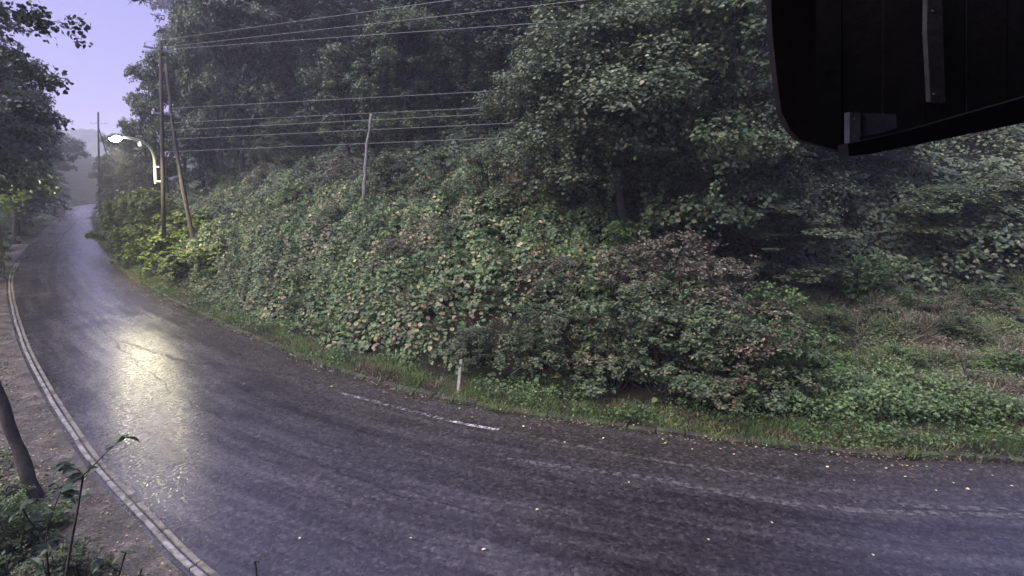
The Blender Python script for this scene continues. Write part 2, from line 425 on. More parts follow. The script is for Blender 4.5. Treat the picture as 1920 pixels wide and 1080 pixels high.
def road_mat():
    m, nt, bs = new_mat("wet_asphalt")
    p = wpos(nt)
    uv = N(nt, "ShaderNodeUVMap").outputs[0]                      # u metres across the road, v metres along it
    mp = N(nt, "ShaderNodeMapping"); nt.links.new(uv, mp.inputs[0]); mp.inputs["Scale"].default_value = (1.9, .13, 1)
    streak = noise(nt, 1.0, 6, .68, mp.outputs[0], .15)
    grit = noise(nt, 15, 4, .8, p)
    fine = noise(nt, 70, 2, .6, p)
    vor = N(nt, "ShaderNodeTexVoronoi"); vor.inputs["Scale"].default_value = 19; nt.links.new(p, vor.inputs["Vector"])
    vor2 = N(nt, "ShaderNodeTexVoronoi"); vor2.inputs["Scale"].default_value = 55; nt.links.new(p, vor2.inputs["Vector"])
    stone = N(nt, "ShaderNodeSeparateColor"); nt.links.new(vor.outputs["Color"], stone.inputs[0])
    big = noise(nt, .55, 4, .6, p)
    c = ramp(nt, [(.34, (.016, .0135, .016)), (.5, (.027, .0235, .027)), (.66, (.050, .044, .050))]); nt.links.new(streak.outputs[0], c.inputs[0])
    g = ramp(nt, [(.0, (.5, .5, .5)), (.6, (.95, .95, .95)), (.9, (1.35, 1.33, 1.3)), (1, (2.1, 2.05, 2.0))]); nt.links.new(stone.outputs[0], g.inputs[0])
    nt.links.new(mixc(nt, 1.0, c.outputs[0], g.outputs[0], 'MULTIPLY'), bs.inputs["Base Color"])
    rr = ramp(nt, [(.36, (.08, .08, .08)), (.5, (.16, .16, .16)), (.64, (.30, .30, .30))])
    nt.links.new(mth(nt, 'ADD', mth(nt, 'MULTIPLY', streak.outputs[0], .6), mth(nt, 'MULTIPLY', big.outputs[0], .4)), rr.inputs[0])
    gr = ramp(nt, [(.3, (0, 0, 0)), (1, (.13, .13, .13))]); nt.links.new(stone.outputs[1], gr.inputs[0])
    nt.links.new(mth(nt, 'ADD', rr.outputs[0], gr.outputs[0]), bs.inputs["Roughness"])
    bs.inputs["Specular IOR Level"].default_value = .6
    cr_ = ramp(nt, [(.2, (.15, .15, .15)), (1, (.5, .5, .5))]); nt.links.new(stone.outputs[2], cr_.inputs[0]); nt.links.new(cr_.outputs[0], bs.inputs["Coat Roughness"]); bs.inputs["Coat IOR"].default_value = 1.5
    sx = N(nt, "ShaderNodeSeparateXYZ"); nt.links.new(uv, sx.inputs[0])
    du = mth(nt, 'SUBTRACT', mth(nt, 'MULTIPLY', mth(nt, 'ADD', big.outputs[0], mth(nt, 'MULTIPLY', grit.outputs[0], .35)), 4.2), sx.outputs[0])
    dirt = ramp(nt, [(.0, (0, 0, 0)), (1, (1, 1, 1))]); nt.links.new(mth(nt, 'MULTIPLY', mth(nt, 'SUBTRACT', du, .9), .7), dirt.inputs[0])
    wet = ramp(nt, [(.40, (.25, .25, .25)), (.56, (1.3, 1.3, 1.3))]); nt.links.new(mth(nt, 'ADD', mth(nt, 'MULTIPLY', streak.outputs[0], .55), mth(nt, 'MULTIPLY', big.outputs[0], .45)), wet.inputs[0])
    old = bs.inputs["Base Color"].links[0].from_socket
    nt.links.new(mixc(nt, mth(nt, 'MULTIPLY', dirt.outputs[0], .65), old, mixc(nt, 1.0, (.045, .038, .036), g.outputs[0], 'MULTIPLY')), bs.inputs["Base Color"])
    nt.links.new(mth(nt, 'MULTIPLY', mth(nt, 'SUBTRACT', .7, mth(nt, 'MULTIPLY', dirt.outputs[0], .62)), wet.outputs[0]), bs.inputs["Coat Weight"])
    nb_ = N(nt, "ShaderNodeBump"); nb_.inputs["Strength"].default_value = 1.0; nb_.inputs["Distance"].default_value = .005; nt.links.new(vor.outputs[0], nb_.inputs["Height"]); nt.links.new(nb_.outputs[0], bs.inputs["Coat Normal"])
    h = mth(nt, 'ADD', mth(nt, 'ADD', mth(nt, 'MULTIPLY', vor.outputs[0], -.9), mth(nt, 'MULTIPLY', vor2.outputs[0], -.6)), mth(nt, 'MULTIPLY', grit.outputs[0], .5))
    b = N(nt, "ShaderNodeBump"); b.inputs["Strength"].default_value = 1.0; b.inputs["Distance"].default_value = .0034
    nt.links.new(h, b.inputs["Height"]); nt.links.new(b.outputs[0], bs.inputs["Normal"])
    return m
def worn_mat(name, col, cover, rough=.35, scale=9, alpha=1.0):
    m, nt, bs = new_mat(name)
    p = wpos(nt)
    n1 = noise(nt, scale, 5, .75, p)
    f = ramp(nt, [(max(0, 1 - cover - .06), (0, 0, 0)), (min(1, 1 - cover + .06), (alpha,) * 3)]); nt.links.new(n1.outputs[0], f.inputs[0])
    nt.links.new(f.outputs[0], bs.inputs["Alpha"])
    bs.inputs["Base Color"].default_value = (*col, 1)
    bs.inputs["Roughness"].default_value = rough
    return m
M['ground'] = ground_mat(); M['shoulder'] = shoulder_mat(); M['road'] = road_mat()
M['line'] = worn_mat("white_road_paint", (.5, .48, .5), .5, alpha=.85)
M['linefade'] = worn_mat("worn_white_paint", (.36, .34, .36), .45, alpha=.6)
M['lineghost'] = worn_mat("nearly_gone_paint", (.20, .19, .2), .47, alpha=.45)
M['tar'] = worn_mat("tar_crack", (.012, .011, .012), .5, .5, 14, .75)

# ------------------------------------------------------------------ ground, road, kerbs
def axis(segs):
    out = []
    for a, b, st in segs:
        out += list(np.arange(a, b, st))
    return np.array(out + [segs[-1][1]])
gx = axis([(-1100, -320, 30), (-320, -120, 10), (-120, -60, 2), (-60, 30, .55), (30, 60, 2), (60, 160, 8)])
gy = axis([(-60, -5, 5), (-5, 50, .55), (50, 120, 1.5), (120, 300, 8), (300, 980, 30)])
X, Y = np.meshgrid(gx, gy)
Z = height(X, Y)
g = Geo()
nx, ny = len(gx), len(gy)
I, J = np.meshgrid(np.arange(nx - 1), np.arange(ny - 1))
a = (J * nx + I).ravel()
g.add(np.stack([X.ravel(), Y.ravel(), Z.ravel()], 1), np.concatenate([np.stack([a, a + 1, a + nx + 1], 1), np.stack([a, a + nx + 1, a + nx], 1)]))
tag(g.obj("ground", M['ground'], None, True), "dark soil hillside and verges under the vegetation", kind="structure")

def resample(c, n):
    d = np.r_[0, np.cumsum(np.linalg.norm(np.diff(c, axis=0), axis=1))]
    t = np.linspace(0, d[-1], n)
    return np.stack([np.interp(t, d, c[:, 0]), np.interp(t, d, c[:, 1])], 1)
def closest(curve, p):
    return int(((curve - p[:2]) ** 2).sum(1).argmin())
# pair the two edges at control stations
pairs_f, pairs_n = [], []
for k in range(0, len(FC), 2):
    pairs_f.append(FC[k])
pairs_f = np.array(pairs_f)
j0 = 0
for p in pairs_f:
    j = closest(NC, p); j = max(j, j0); j0 = j
    pairs_n.append(NC[j])
pairs_n = np.array(pairs_n)
k_ = np.ones(3) / 3
for ax in (0, 1):
    e = np.pad(pairs_n[:, ax], 1, mode='edge'); sm = np.convolve(e, k_, 'valid'); pairs_n[1:-1, ax] = sm[1:-1]
LAN = 12
V, UVs = [], []
along = np.r_[0, np.cumsum(np.linalg.norm(np.diff(pairs_f, axis=0), axis=1))]
for i in range(len(pairs_f)):
    w_ = np.linalg.norm(pairs_f[i] - pairs_n[i])
    for l in range(LAN + 1):
        t = l / LAN
        te = -0.06 / w_ + t * (1 + .30 / w_)
        q = pairs_f[i] * (1 - te) + pairs_n[i] * te
        V.append((q[0], q[1], .02 * math.sin(math.pi * t))); UVs.append((t * w_, along[i]))
a = (np.arange(len(pairs_f) - 1)[:, None] * (LAN + 1) + np.arange(LAN)[None]).ravel()
g = Geo(); g.add(V, np.concatenate([np.stack([a, a + LAN + 1, a + LAN + 2], 1), np.stack([a, a + LAN + 2, a + 1], 1)]))
road = g.obj("road", M['road'], None, True)
uvl = road.data.uv_layers.new(name="UVMap")
vi = np.empty(len(road.data.loops), np.int32); road.data.loops.foreach_get("vertex_index", vi)
uvl.data.foreach_set("uv", np.array(UVs, np.float32)[vi].ravel())
tag(road, "wet dark asphalt mountain road curving away to the left", kind="structure")

def ribbon(name, pts, w, z, mat, parent, label=None):
    pts = catmull(pts, .3); tan = np.gradient(pts, axis=0); tan /= np.linalg.norm(tan, axis=1)[:, None]
    nr = np.stack([-tan[:, 1], tan[:, 0]], 1)
    if mat is M['tar']:
        q_ = np.arange(len(pts)); pts = pts + nr * ((fbm(q_ * .45, q_ * 0 + pts[0, 0], 1) - .5) * .35)[:, None]
    w = (np.full(len(pts), w) * (.6 + .8 * fbm(np.arange(len(pts)) * .7, np.zeros(len(pts)) + 3, 1) if mat is M['tar'] else 1))[:, None] / 2
    L, R = pts + nr * w, pts - nr * w
    V = np.concatenate([np.c_[L, np.full(len(L), z)], np.c_[R, np.full(len(R), z)]])
    n = len(pts); i = np.arange(n - 1)
    g = Geo(); g.add(V, np.concatenate([np.stack([i, i + n, i + n + 1], 1), np.stack([i, i + n + 1, i + 1], 1)]))
    o = g.obj(name, mat, parent)
    if label: o["label"] = label
    return o
def gp(l): return [G(*p, .02) for p in l]
ribbon("edge_line", gp([(845, 789), (880, 797), (935, 806)]), .10, .027, M['line'], road, "short bright end of the white edge line")
ribbon("edge_line", gp([(640, 738), (700, 752), (770, 771), (845, 789)]), .11, .027, M['linefade'], road, "worn white edge line fading out")
ribbon("edge_line", gp([(950, 809), (1200, 858), (1480, 900)]), .10, .027, M['lineghost'], road)
ribbon("centre_line", gp([(620, 855), (760, 862), (950, 862), (1200, 895), (1480, 945), (1700, 962), (1960, 968)])[2:], .14, .027, M['lineghost'], road, "almost worn away pale centre line")
ribbon("centre_line", gp([(1600, 940), (1700, 948), (1930, 958)]), .12, .027, M['lineghost'], road)
ribbon("centre_line", gp([(130, 485), (160, 540), (190, 575)]), .12, .027, M['lineghost'], road)
ribbon("tar_seam", gp([(120, 530), (180, 605), (240, 665), (310, 725), (380, 770), (460, 815), (540, 850), (640, 890), (760, 930), (900, 965)]), .045, .026, M['tar'], road, "dark crack along the middle of the road")
ribbon("tar_seam", gp([(225, 640), (330, 672), (420, 686), (520, 700), (600, 716)]), .12, .026, M['tar'], road)
ribbon("tar_seam", gp([(60, 490), (100, 470), (120, 440), (150, 410)]), .15, .026, M['tar'], road)

# near side: two parallel concrete edge strips made of separate stones
def offset(curve, d):
    tan = np.gradient(curve, axis=0); tan /= np.linalg.norm(tan, axis=1)[:, None]
    return curve + np.stack([-tan[:, 1], tan[:, 0]], 1) * d
def stones(root, name, curve, i0, i1, seg, w, h, z0, mat, gap, rng, wob=.0):
    c = curve[i0:i1]
    d = np.r_[0, np.cumsum(np.linalg.norm(np.diff(c, axis=0), axis=1))]
    k = 0; t = 0; made = 0
    while t < d[-1] - seg and made < 150:
        t0, t1 = t + gap / 2, t + seg - gap / 2
        ts = np.linspace(t0, t1, 3)
        q = np.stack([np.interp(ts, d, c[:, 0]), np.interp(ts, d, c[:, 1])], 1)
        tn = np.gradient(q, axis=0); tn /= np.linalg.norm(tn, axis=1)[:, None]
        nn = np.stack([-tn[:, 1], tn[:, 0]], 1)
        o = rng.uniform(-wob, wob); hh = h + rng.uniform(-wob, wob) * .6
        V = []
        for m_ in range(3):
            for sx, zz in ((-1, z0), (-1, z0 + hh - .012), (-.86, z0 + hh), (.86, z0 + hh), (1, z0 + hh - .012), (1, z0)):
                pt = q[m_] + nn[m_] * (sx * w / 2 + o)
                V.append((pt[0], pt[1], zz))
        Fc = []
        for m_ in range(2):
            for e in range(5):
                a_, b_ = m_ * 6 + e, m_ * 6 + e + 1
                Fc += [(a_, b_, b_ + 6), (a_, b_ + 6, a_ + 6)]
        Fc += [(0, 2, 1), (0, 3, 2), (0, 4, 3), (0, 5, 4), (12, 13, 14), (12, 14, 15), (12, 15, 16), (12, 16, 17)]
        if rng.rand() > .03 or wob < .02:
            gg = Geo(); gg.add(V, Fc); gg.obj(name, mat, root)
        t += seg; made += 1
rng = np.random.RandomState(3)
iA = closest(NC, np.array([3, 3.2])); iB = closest(NC, G(37, 490))
inner = offset(NC, -.01); outer = offset(NC, .105)
k1 = tag(empty("kerb"), "pale concrete edging strips along the near side of the road", kind="structure")
stones(k1, "kerb_stone", inner, iA, iB, 1.2, .075, .055, -.03, M['kerb'], .02, rng, .006)
k2 = tag(empty("kerb"), "outer pale concrete strip beside the muddy shoulder", kind="structure")
stones(k2, "kerb_stone", outer, iA, iB, 1.2, .075, .06, -.03, M['kerb2'], .025, rng, .008)
iA = closest(FC, np.array([14, 9.3])); iB = closest(FC, G(190, 462))
k3 = tag(empty("kerb"), "dark mossy kerb stones at the foot of the bank", kind="structure")
stones(k3, "kerb_stone", offset(FC, -.14), iA, iB, .6, .15, .12, -.03, M['mosskerb'], .04, rng, .035)

# muddy shoulder strip beside the edging
idx = slice(closest(NC, np.array([10, 2.0])), closest(NC, G(64, 455)))
c = NC[idx]; i = np.arange(len(c))
ws = np.linspace(.22, 1.5, 7)
V = []
for j, wj in enumerate(ws):
    q = offset(c, 0) + (offset(c, wj) - c) * (1 + (0 if j < 6 else 1) * (fbm(c[:, 0], c[:, 1], .9)[:, None] - .5) * .9)
    zz = np.maximum(height(q[:, 0], q[:, 1]), -.005) + .012
    if j == 6: zz = zz - .05
    V.append(np.c_[q, zz])
n = len(c); Fc = []
for j in range(6):
    a = j * n + np.arange(n - 1)
    Fc += [np.stack([a, a + 1, a + n + 1], 1), np.stack([a, a + n + 1, a + n], 1)]
g = Geo(); g.add(np.concatenate(V), np.concatenate(Fc))
tag(g.obj("shoulder", M['shoulder'], None, True), "muddy gravel shoulder beside the concrete edging", kind="structure")

# ------------------------------------------------------------------ ground-hugging vegetation
def scatter(xr, yr, n, rng, accept, margin=120):
    x = rng.uniform(*xr, n); y = rng.uniform(*yr, n)
    s = sdist(FC, x, y)
    k = accept(x, y, s, rng.rand(n))
    x, y, s = x[k], y[k], s[k]
    z = height(x, y)
    px, py = to_px(np.stack([x, y, z + .5], 1))
    k = (px > -margin) & (px < 1920 + margin) & (py < 1080 + 400)
    return x[k], y[k], z[k], s[k]

def strip(curve, side, n, rng, d0, d1, xlim=(-60, 16), ymin=0, ymax=60):
    c = curve[(curve[:, 0] > xlim[0]) & (curve[:, 0] < xlim[1]) & (curve[:, 1] > ymin) & (curve[:, 1] < ymax)]
    tn = np.gradient(c, axis=0); tn /= np.linalg.norm(tn, axis=1)[:, None]
    near = 1 / np.maximum(c[:, 1], 8) ** .7
    i = rng.choice(len(c) - 1, n, p=near[:-1] / near[:-1].sum()); f = rng.rand(n)[:, None]
    q = c[i] * (1 - f) + c[i + 1] * f
    d = rng.uniform(d0, d1, n)
    q = q + np.stack([tn[i, 1], -tn[i, 0]], 1) * (d * side)[:, None]
    z = height(q[:, 0], q[:, 1])
    return q[:, 0], q[:, 1], z, d
rng = np.random.RandomState(11)
def mound(x, y):
    return .08 + .62 * domes(x, y, .62) + .40 * domes(x + 5, y + 2, 1.35) + .7 * np.maximum(fbm(x, y, .3) - .35, 0)
def kud(x, y, s, r):
    right = 1 - smooth(1.5, 5.5, x)
    d = smooth(.9, 2.0, s + (fbm(x, y, .8) - .5) * 1.2) * (1 - smooth(8.8, 11, s + (fbm(x, y, .35) - .5) * 6)) * right
    d = d * (1 - .82 * smooth(-2.8, -1.0, x) * (1 - smooth(3.4, 5.2, s + (fbm(x, y, .7) - .5) * 2)))
    return r < d * np.clip(30 / np.maximum(y, 10), .5, 1) ** .5 * (.45 + .55 * smooth(.27, .38, fbm(x + 31, y + 4, .9)))
x, y, z, s = scatter((-38, 8), (10, 55), 760000, rng, kud)
top = mound(x, y) * smooth(.9, 2.5, s) * 1.25
lay = 1 - .55 * rng.rand(len(x)) ** 1.6
pos = np.stack([x, y, z + top * lay + .03], 1)
e = .12
dzx = (mound(x + e, y) - mound(x - e, y)) / (2 * e); dzy = (mound(x, y + e) - mound(x, y - e)) / (2 * e)
dzx, dzy = np.clip(dzx, -1.2, 1.2), np.clip(dzy, -1.2, 1.2)
nr = np.stack([-dzx * .8 + .1, -dzy * .8 - .35, np.ones_like(x)], 1) + rng.normal(0, .38, (len(x), 3))
sz = rng.uniform(.085, .165, len(x)) * (.65 + .7 * fbm(x + 3, y + 8, .6))
g = Geo(); leaves(g, pos, nr, sz, T_BROAD, rng)
k = (rng.rand(len(x)) < smooth(.5, .62, fbm(x + 20, y, .45))); q = pos[k][::2]
g2 = Geo(); leaves(g2, q + np.array([0, 0, .08]), nr[k][::2] + rng.normal(0, .3, (len(q), 3)), rng.uniform(.05, .10, len(q)), T_DIAMOND, rng)
q = pos[::14]; blades(g2, q, rng.uniform(.2, .5, len(q)), rng, .6)
tag(g2.obj("scrub", M['roadside']), "small leaved scrub and dry stalks growing through the vine blanket", "scrub", kind="stuff")
tag(g.obj("kudzu", M['kudzu']), "broad leaved vine blanket covering the bank between road and trees", "vines", kind="stuff")

# vines over the right hand hillside
def kud2(x, y, s, r):
    hollow = (x / y < .62 + .2 * (fbm(x, y, .4) - .5)) & (s < 19)
    return (r < smooth(8.5, 10, s) * (1 - smooth(24, 28, s)) * smooth(4, 8, x)) & ~hollow
x, y, z, s = scatter((4, 40), (14, 45), 230000, rng, kud2)
pos = np.stack([x, y, z + (.1 + 1.3 * domes(x, y, .4) + .6 * domes(x + 3, y, .9)) * (1 - .5 * rng.rand(len(x)) ** 1.5)], 1)
nr = np.stack([rng.normal(0, .5, len(x)), rng.normal(-.5, .5, len(x)), np.ones(len(x))], 1)
g = Geo(); leaves(g, pos, nr, rng.uniform(.11, .2, len(x)), T_BROAD, rng)
tag(g.obj("vines", M['grey']), "tangled vines over the rising hillside on the right", "vines", kind="stuff")

# understory of the wooded hillside
def under(x, y, s, r):
    return r < smooth(8, 10, s) * (1 - smooth(34, 40, s)) * (1 - smooth(6, 9, x) * smooth(17, 19, s)) * (1 - .7 * smooth(18, 26, s))
x, y, z, s = scatter((-60, 20), (14, 85), 420000, rng, under)
pos = np.stack([x, y, z + (.2 + 2.6 * np.maximum(fbm(x, y, .45) - .3, 0)) * rng.rand(len(x)) ** .5], 1)
nr = np.stack([rng.normal(.2, .5, len(x)), rng.normal(-.5, .5, len(x)), np.ones(len(x))], 1)
g = Geo(); leaves(g, pos, nr, rng.uniform(.25, .5, len(x)), T_SPRAY, rng)
g3 = Geo(); leaves(g3, pos[::4] + np.array([0, 0, .1]), nr[::4], rng.uniform(.12, .24, len(pos[::4])), T_BROAD, rng)
tag(g3.obj("undergrowth", M['broad']), "broad leaved seedlings and ferns between the upper slope trees", "undergrowth", kind="stuff")
tag(g.obj("undergrowth", M['cedar']), "dark undergrowth between the trees on the upper slope", "undergrowth", kind="stuff")
# roadside undergrowth along the far stretch
def farver(x, y, s, r):
    return r < smooth(.3, .9, s) * (1 - smooth(5, 9, s)) * smooth(30, 36, y)
x, y, z, s = scatter((-120, -15), (30, 130), 420000, rng, farver)
pos = np.stack([x, y, z + (.3 + 2.2 * fbm(x, y, .4)) * smooth(.3, 2.5, s) * rng.rand(len(x)) ** .5], 1)
g = Geo(); leaves(g, pos, np.stack([rng.normal(-.3, .5, len(x)), rng.normal(-.4, .5, len(x)), np.ones(len(x))], 1), rng.uniform(.16, .34, len(x)), T_BROAD, rng)
tag(g.obj("undergrowth", M['left']), "dark bushy undergrowth along the far right edge of the road", "undergrowth", kind="stuff")
x = rng.uniform(-150, -20, 420000); y = rng.uniform(20, 140, 420000); nn = -sdist(NC, x, y)
k = rng.rand(len(x)) < smooth(1.2, 2.5, nn) * (1 - smooth(10, 14, nn)); x, y, nn = x[k], y[k], nn[k]; z = height(x, y)
px, py = to_px(np.stack([x, y, z], 1)); k = px > -120; x, y, nn, z = x[k], y[k], nn[k], z[k]
pos = np.stack([x, y, z + (.2 + 2.0 * fbm(x, y, .4)) * smooth(1.2, 4, nn) * rng.rand(len(x)) ** .5], 1)
g = Geo(); leaves(g, pos, np.stack([rng.normal(.3, .5, len(x)), rng.normal(-.4, .5, len(x)), np.ones(len(x))], 1), rng.uniform(.16, .34, len(x)), T_BROAD, rng)
tag(g.obj("undergrowth", M['left']), "dark bushy undergrowth along the left edge of the far road", "undergrowth", kind="stuff")

# verge grass
SD = 1 if sdist(FC, np.array([0.]), np.array([30.]))[0] > 0 else -1
x, y, z, s = strip(FC, SD, 190000, rng, -.12, 2.4)
z = np.where(s < .06, .09, z)
k = rng.rand(len(x)) < smooth(-.14, .1, s + (fbm(x, y, 1.6) - .5) * .35) * (1 - smooth(.5, 1.5, s + (fbm(x, y, .8) - .5))) * (.2 + 1.1 * smooth(.35, .6, fbm(x, y, .9)))
x, y, z = x[k], y[k], z[k]
g = Geo(); blades(g, np.stack([x, y, z - .01], 1), rng.uniform(.07, .2, len(x)) * (.6 + fbm(x, y, 1.5)), rng, .6)
tag(g.obj("grass", M['grass']), "bright green grass strip behind the kerb", "grass", kind="stuff")
x, y, z, s = strip(FC, SD, 70000, rng, .05, 2.8)
k = rng.rand(len(x)) < smooth(.05, .5, s) * (1 - smooth(1.7, 2.8, s)) * smooth(.42, .55, fbm(x + 3, y, .7))
x, y, z = x[k], y[k], z[k]
g = Geo(); leaves(g, np.stack([x, y, z + rng.uniform(.02, .26, len(x))], 1), np.stack([rng.normal(0, .5, len(x)), rng.normal(0, .5, len(x)), np.ones(len(x))], 1), rng.uniform(.04, .10, len(x)), T_DIAMOND, rng)
tag(g.obj("herbs", M['herb']), "low leafy weeds along the verge", "weeds", kind="stuff")

# meadow at the right: grasses, then leafy herbs
def mead(x, y, s, r):
    return r < smooth(1.4, 2.4, s) * (1 - smooth(9, 10.5, s)) * smooth(4.5, 7, x + (fbm(x, y, .6) - .5) * 3)
x, y, z, s = scatter((3, 28), (8, 26), 560000, rng, mead)
hh = (.10 + .6 * smooth(.25, .75, fbm(x, y, 1.2)) * (.3 + fbm(x + 5, y, .4))) * rng.uniform(.6, 1.2, len(x))
g = Geo(); blades(g, np.stack([x, y, z - .02], 1), hh, rng, .6)
k = rng.rand(len(x)) < .25 + .5 * smooth(.4, .6, fbm(x, y, 1.1)); q = np.stack([x, y, z + hh * rng.rand(len(x))], 1)[k]
leaves(g, q, np.stack([rng.normal(0, .5, len(q)), rng.normal(-.2, .5, len(q)), np.ones(len(q))], 1), rng.uniform(.04, .09, len(q)), T_DIAMOND, rng)
tag(g.obj("tall_grass", M['meadow']), "reddish and green tall grass on the gentle slope at right", "grass", kind="stuff")
def herbr(x, y, s, r):
    return r < smooth(.8, 1.8, s) * (1 - smooth(1.5, 3.3, s + (fbm(x, y, .6) - .5) * 2.6)) * smooth(3.0, 5.5, x)
x, y, z, s = scatter((2, 24), (8, 24), 330000, rng, herbr)
top = .2 + .9 * np.maximum(fbm(x, y, 1.0) - .25, 0) + .08 * s
pos = np.stack([x, y, z + top * rng.rand(len(x)) ** .6], 1)
nr = np.stack([rng.normal(0, .55, len(x)), rng.normal(-.3, .55, len(x)), np.ones(len(x))], 1)
g = Geo(); leaves(g, pos, nr, rng.uniform(.06, .13, len(x)), T_DIAMOND, rng)
tag(g.obj("undergrowth", M['herb']), "knee high leafy undergrowth between kerb and grass at right", "undergrowth", kind="stuff")

# litter under the trees and on the shoulder
x = rng.uniform(-18, 2, 260000); y = rng.uniform(3, 24, 260000)
nn = -sdist(NC, x, y)
k = (nn > .3) & (nn < 7) & (rng.rand(len(x)) < .16 + .9 * smooth(.7, 2.0, nn + (fbm(x, y, 1.2) - .5) * 1.8) * .6)
x, y = x[k], y[k]; z = np.maximum(height(x, y), 0) + .02
g = Geo(); leaves(g, np.stack([x, y, z], 1), np.stack([rng.normal(0, .25, len(x)), rng.normal(0, .25, len(x)), np.ones(len(x))], 1), rng.uniform(.03, .075, len(x)), T_DIAMOND, rng)
tag(g.obj("leaf_litter", M['litter']), "brown leaf litter on the near roadside", "litter", kind="stuff")
# weeds of the near roadside
x = rng.uniform(-32, 1, 560000); y = rng.uniform(2.5, 34, 560000)
nn = -sdist(NC, x, y)
k = (rng.rand(len(x)) < smooth(.8, 1.6, nn + (fbm(x, y, .9) - .5) * 1.6) * (1 - smooth(7, 9, nn)))
x, y, nn = x[k], y[k], nn[k]; z = np.maximum(height(x, y), 0)
px, py = to_px(np.stack([x, y, z], 1)); k = (px > -200) & (px < 900); x, y, z, nn = x[k], y[k], z[k], nn[k]
top = (.10 + .9 * np.maximum(fbm(x, y, 1.1) - .3, 0)) * smooth(.8, 3, nn)
g = Geo(); leaves(g, np.stack([x, y, z + .02 + top * rng.rand(len(x))], 1), np.stack([rng.normal(0, .5, len(x)), rng.normal(0, .5, len(x)), np.ones(len(x))], 1), rng.uniform(.035, .085, len(x)), T_BROAD, rng)
tag(g.obj("weeds", M['roadside']), "small leaved weeds beside the muddy shoulder", "weeds", kind="stuff")

# litter along the kerb foot on the asphalt
x, y, z, s = strip(FC, SD, 20000, rng, -.9, .35)
k = rng.rand(len(x)) < np.exp(-np.maximum(-s - .2, 0) * 11) * (.25 + .9 * smooth(.4, .65, fbm(x, y, 1.3)))
x, y, s = x[k], y[k], s[k]; zl = np.where(s < -.24, .03, np.where(s < -.05, .13, height(x, y) + .03))
g = Geo(); leaves(g, np.stack([x, y, zl + rng.uniform(0, .03, len(x))], 1), np.stack([rng.normal(0, .25, len(x)), rng.normal(0, .25, len(x)), np.ones(len(x))], 1), rng.uniform(.025, .07, len(x)), T_DIAMOND, rng)
tag(g.obj("leaf_litter", M['litter']), "leaf litter washed against the kerb of the bank", "litter", kind="stuff")

# ------------------------------------------------------------------ trees and shrubs (prototypes)
def curve_pts(p, d, L, n, rng, wob, lift=0.0):
    pts = [np.array(p, float)]; d = norm(np.array(d, float))
    for _ in range(n):
        d = norm(d + rng.normal(0, wob, 3) + np.array([0, 0, lift])); pts.append(pts[-1] + d * L / n)
    return pts
def clump(g, rng, c, r, n, size, tmpl, flat=.6, up=.8):
    # a sprig cloud: domed top, ragged outline made of smaller tufts
    nt_ = max(5, int(n / 26)); td = norm(rng.normal(size=(nt_, 3))); td[:, 2] = np.abs(td[:, 2]) * 1.1 - .35
    tc = td * (r * (.45 + .6 * rng.rand(nt_)))[:, None]; tc[:, 2] *= flat
    i = rng.randint(0, nt_, n); d = norm(rng.normal(size=(n, 3)))
    off = tc[i] + d * (r * .26 * rng.rand(n) ** .5)[:, None] * np.array([1, 1, .7])
    nr = d * .35 + norm(tc[i]) * .35 + np.array([0, 0, up]) + rng.normal(0, .38, (n, 3))
    leaves(g, np.array(c) + off, nr, rng.uniform(.65, 1.25, n) * size, tmpl, rng)
def broadleaf(seed, H, R, base, nclump, nleaf, size, mat, drape=0, bark='bark', tmpl=T_BROAD, rclump=(.45, 1.3)):
    rng = np.random.RandomState(seed)
    t = empty("broadleaf_tree"); w = Geo(); lf = Geo()
    tr = curve_pts((0, 0, -.4), (rng.normal(0, .08), rng.normal(0, .08), 1), H * .85, 8, rng, .09)
    tube(w, tr, np.linspace(H * .022, H * .006, 9), 8, True, .1, rng)
    tr = np.array(tr)
    for k in range(nclump):
        f = rng.uniform(0, 1); zc = base + (H - base) * (f ** .8)
        ww = R * math.sqrt(max(.08, 1 - ((zc - (base + (H - base) * .45)) / ((H - base) * .62)) ** 2))
        a_ = rng.uniform(0, 2 * math.pi); rr = ww * rng.uniform(.35, 1.0)
        i = int(np.clip(np.searchsorted(tr[:, 2], zc * .72), 1, 8)); p0 = tr[i]
        c = np.array([p0[0] + math.cos(a_) * rr, p0[1] + math.sin(a_) * rr, zc])
        mid = (p0 + c) / 2 + np.array([0, 0, -.08 * rr]) + rng.normal(0, .12, 3)
        tube(w, [p0, mid, c], [H * .006, H * .0035, .008], 4, False)
        r = rng.uniform(*rclump) * R * .42
        clump(lf, rng, c, r, int(nleaf * (r / (.8 * R * .42)) ** 2), size, tmpl)
        if drape and rng.rand() < drape:
            for _ in range(4):
                q = c + np.array([rng.uniform(-r, r) * .8, rng.uniform(-r, r) * .8, 0]); L = rng.uniform(.6, 2.4)
                m = int(L * 42); zz = rng.rand(m)
                pp = q + np.stack([rng.normal(0, .09, m), rng.normal(0, .09, m), -zz * L], 1)
                leaves(lf, pp, np.stack([rng.normal(size=m), rng.normal(size=m), np.full(m, .4)], 1), rng.uniform(.6, 1.1, m) * size, tmpl, rng)
    w.obj("trunk", M[bark], t, True); lf.obj("crown", M[mat], t)
    t["H"] = H
    return t
